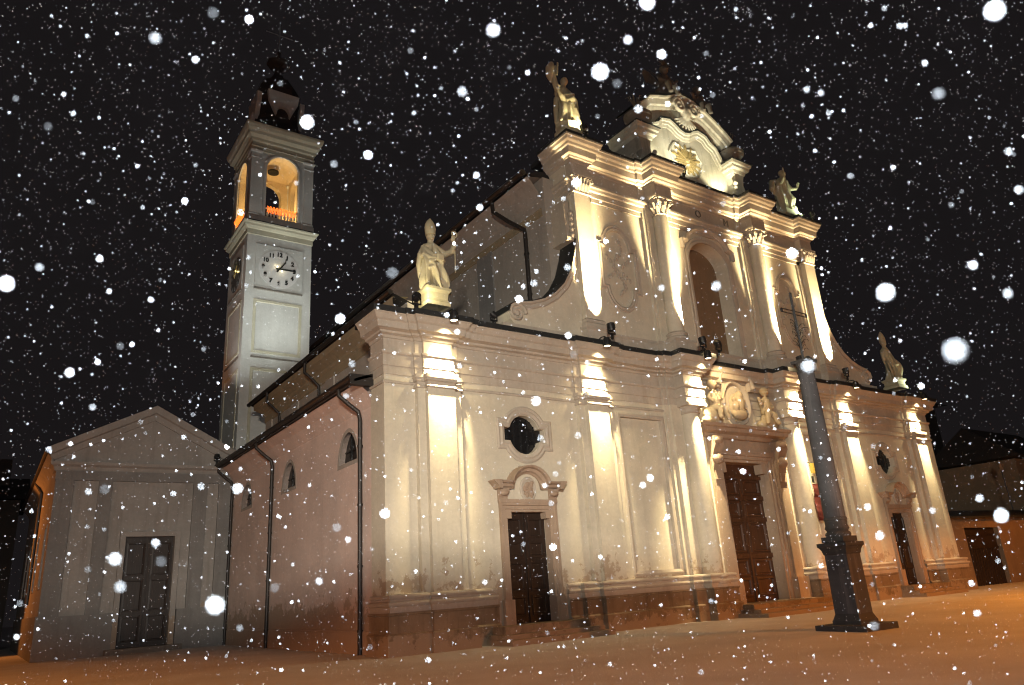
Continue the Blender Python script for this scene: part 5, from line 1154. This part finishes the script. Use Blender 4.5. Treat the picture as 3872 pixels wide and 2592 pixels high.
# ================================================================ falling snow
A_MM = cd.lens/cd.dof.aperture_fstop/1000      # lens opening in metres
def unproj(px_, py_, dist):
    d = fw*FPX + rt2*(px_-1171) - up2*(py_-784); return CAM + d/FPX*dist     # dist is depth along the view axis
FLK = [(2275,25,58,1),(1373,165,50,1),(702,280,40,1),(15,650,46,1),(2184,803,74,.7),(2025,670,52,.95),(492,1385,56,1),(1128,70,40,.9),(1480,6,42,1),(487,30,32,.35),(570,45,25,1),(355,88,36,.8),(447,137,22,.9),
(1057,210,30,.8),(897,625,34,.5),(1226,918,27,1),(1811,580,32,1),(1638,655,29,.7),(1848,838,40,.7),(2290,1180,42,1),(2147,215,37,.5),(2225,607,28,1),(2305,672,30,.7),(842,355,26,1),(778,730,28,1),(160,853,28,1),(880,1175,28,1),
(543,1118,32,.9),(263,1280,40,.9),(275,1343,38,.7),(368,1285,32,.4),(240,1120,29,.3),(110,290,26,.35),(764,376,22,.5),(228,592,22,.9),(90,612,25,.7),(1513,125,28,1),(1436,92,27,.9),(1845,205,21,.8),(1877,213,21,.7),(2058,60,21,.8),
(2115,145,20,.8),(2307,347,25,.7),(2330,435,27,.8),(1312,812,23,.3),(1470,1110,19,.8),(770,1207,26,.4),(628,1345,28,.3),(730,1330,23,.9),(1187,685,23,.9),(1097,475,21,.9),(2012,1225,27,.9),(1984,1160,23,.7),(2240,1140,25,.9),
(2222,1335,19,.9),(2235,1403,23,.8),(2000,1432,27,.4),(356,1242,25,.9),(1411,192,27,.25),(1460,250,25,.8),(1318,418,28,1),(460,1113,22,.8),(203,1125,20,.8),(805,833,21,.5),(275,792,22,.3),(1270,1085,17,.5),(420,1000,16,.8),(1730,560,24,.25)]
def flake_mesh(seed, lev):
    rnd = random.Random(seed); bm = bmesh.new(); bmesh.ops.create_icosphere(bm, subdivisions=2, radius=1)
    for v_ in bm.verts: v_.co *= 1 + rnd.uniform(-.12, .1)
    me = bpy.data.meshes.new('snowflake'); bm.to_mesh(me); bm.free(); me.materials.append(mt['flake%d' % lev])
    for p in me.polygons: p.use_smooth = True
    return me
FM_ = [[flake_mesh(k, lev) for k in range(3)] for lev in range(len(FLAKE_DIM))]
def land(x, y):
    zones = [((505, 200, 735, 300), 'tower dome'), ((525, 300, 735, 520), 'lit belfry'), ((510, 520, 730, 690), 'tower clock'), ((500, 690, 715, 1000), 'tower shaft'), ((85, 940, 510, 1490), 'chapel front'),
             ((520, 860, 850, 1490), 'rose side wall'), ((1240, 150, 1340, 310), 'saint with raised arms'), ((1400, 110, 1720, 420), 'church gable'), ((940, 500, 1040, 700), 'left bishop statue'), ((1270, 310, 1560, 780), 'upper left of the church front'),
             ((1560, 420, 1770, 830), 'upper niche'), ((1770, 420, 1900, 860), 'upper right of the church front'), ((840, 700, 1120, 1490), 'left corner pilaster'), ((1120, 700, 1340, 1470), 'nearest side door bay'), ((1340, 700, 1600, 1450), 'panel left of the portal'),
             ((1600, 830, 1830, 1400), 'main portal'), ((1830, 700, 1990, 1480), 'granite monument'), ((1990, 880, 2180, 1360), 'far side door bay'), ((900, 400, 1300, 700), 'nave side wall'), ((2180, 900, 2342, 1340), 'yard wall')]
    for (a, b2, c, d_), nme in zones:
        if a <= x <= c and b2 <= y <= d_: return 'in front of the ' + nme
    if y > 1340: return 'over the snowy ground ' + ('near the chapel' if x < 900 else 'near the monument')
    if x < 500: return 'in the night sky ' + ('high above the chapel' if y < 450 else 'just above the chapel')
    if x < 1250: return 'in the night sky between tower and gable'
    if x < 1900: return 'in the night sky above the gable'
    return 'in the night sky ' + ('high beyond the gable' if y < 500 else 'above the far right bishop')
rnd = random.Random(42); used = {}
def flake(px_, py_, diam, br, label):
    wmm = (.0042 if diam > 34 else .0034 if diam > 20 else .0026)*rnd.uniform(.85, 1.15)
    d_ = max(.14, FPX*(wmm + A_MM)/diam)
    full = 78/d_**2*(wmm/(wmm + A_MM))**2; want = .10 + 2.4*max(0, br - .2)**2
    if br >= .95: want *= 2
    lev = min(range(len(FLAKE_DIM)), key=lambda q: abs(math.log(FLAKE_DIM[q]*full/want)))  # albedo copy picked to imitate the wanted brightness
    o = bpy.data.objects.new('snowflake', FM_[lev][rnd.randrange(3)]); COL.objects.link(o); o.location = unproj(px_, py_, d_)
    s_ = wmm/2; o.scale = (s_, s_, s_*rnd.uniform(.9, 1.25)); o.rotation_euler = (rnd.random()*6, rnd.random()*6, rnd.random()*6)
    tag(o, label, 'snowflake', 'falling snowflakes')
for (x, y, dm, br) in FLK:
    size = 'largest' if dm > 50 else 'big' if dm > 34 else 'medium' if dm > 26 else 'small'
    tone = 'bright white' if br > .85 else 'white' if br > .6 else 'greyish' if br > .32 else 'faint grey'
    lab = f'{size} {tone} snowflake {land(x, y)}'
    flake(x, y, dm, br, lab)
for k in range(300 - len(FLK)):
    dm = 8 + 13*rnd.random()**1.8
    flake(rnd.uniform(0, 2342), rnd.uniform(0, 1568), dm, rnd.choice([1, .85, .7, .6, .5, .4]), 'little blurred white snowflake drifting through the night air')
# everything finer: a cloud of flakes nobody could count
sv = []; sf = []; ico = bmesh.new(); bmesh.ops.create_icosphere(ico, subdivisions=1, radius=1)
iv = [v_.co.copy() for v_ in ico.verts]; ifc = [[v_.index for v_ in f_.verts] for f_ in ico.faces]; ico.free()
for k in range(56000):
    u = rnd.random(); d_ = (1.9**3 + u*(9.0**3 - 1.9**3))**(1/3)
    c = unproj(rnd.uniform(-900, 3240), rnd.uniform(-500, 2060), d_)
    if c.z < G + .05: continue
    r_ = rnd.choice([.0010, .0012, .0015, .0018, .0023]); b0 = len(sv)
    sv += [tuple(c + p*r_) for p in iv]; sf += [tuple(i + b0 for i in f_) for f_ in ifc]
me = bpy.data.meshes.new('fine_snow'); me.from_pydata(sv, [], sf); me.materials.append(mt['flake'])
o = bpy.data.objects.new('fine_snow', me); COL.objects.link(o); tag(o, 'fine snow falling through the night air across the whole square', 'snowfall', kind='stuff')
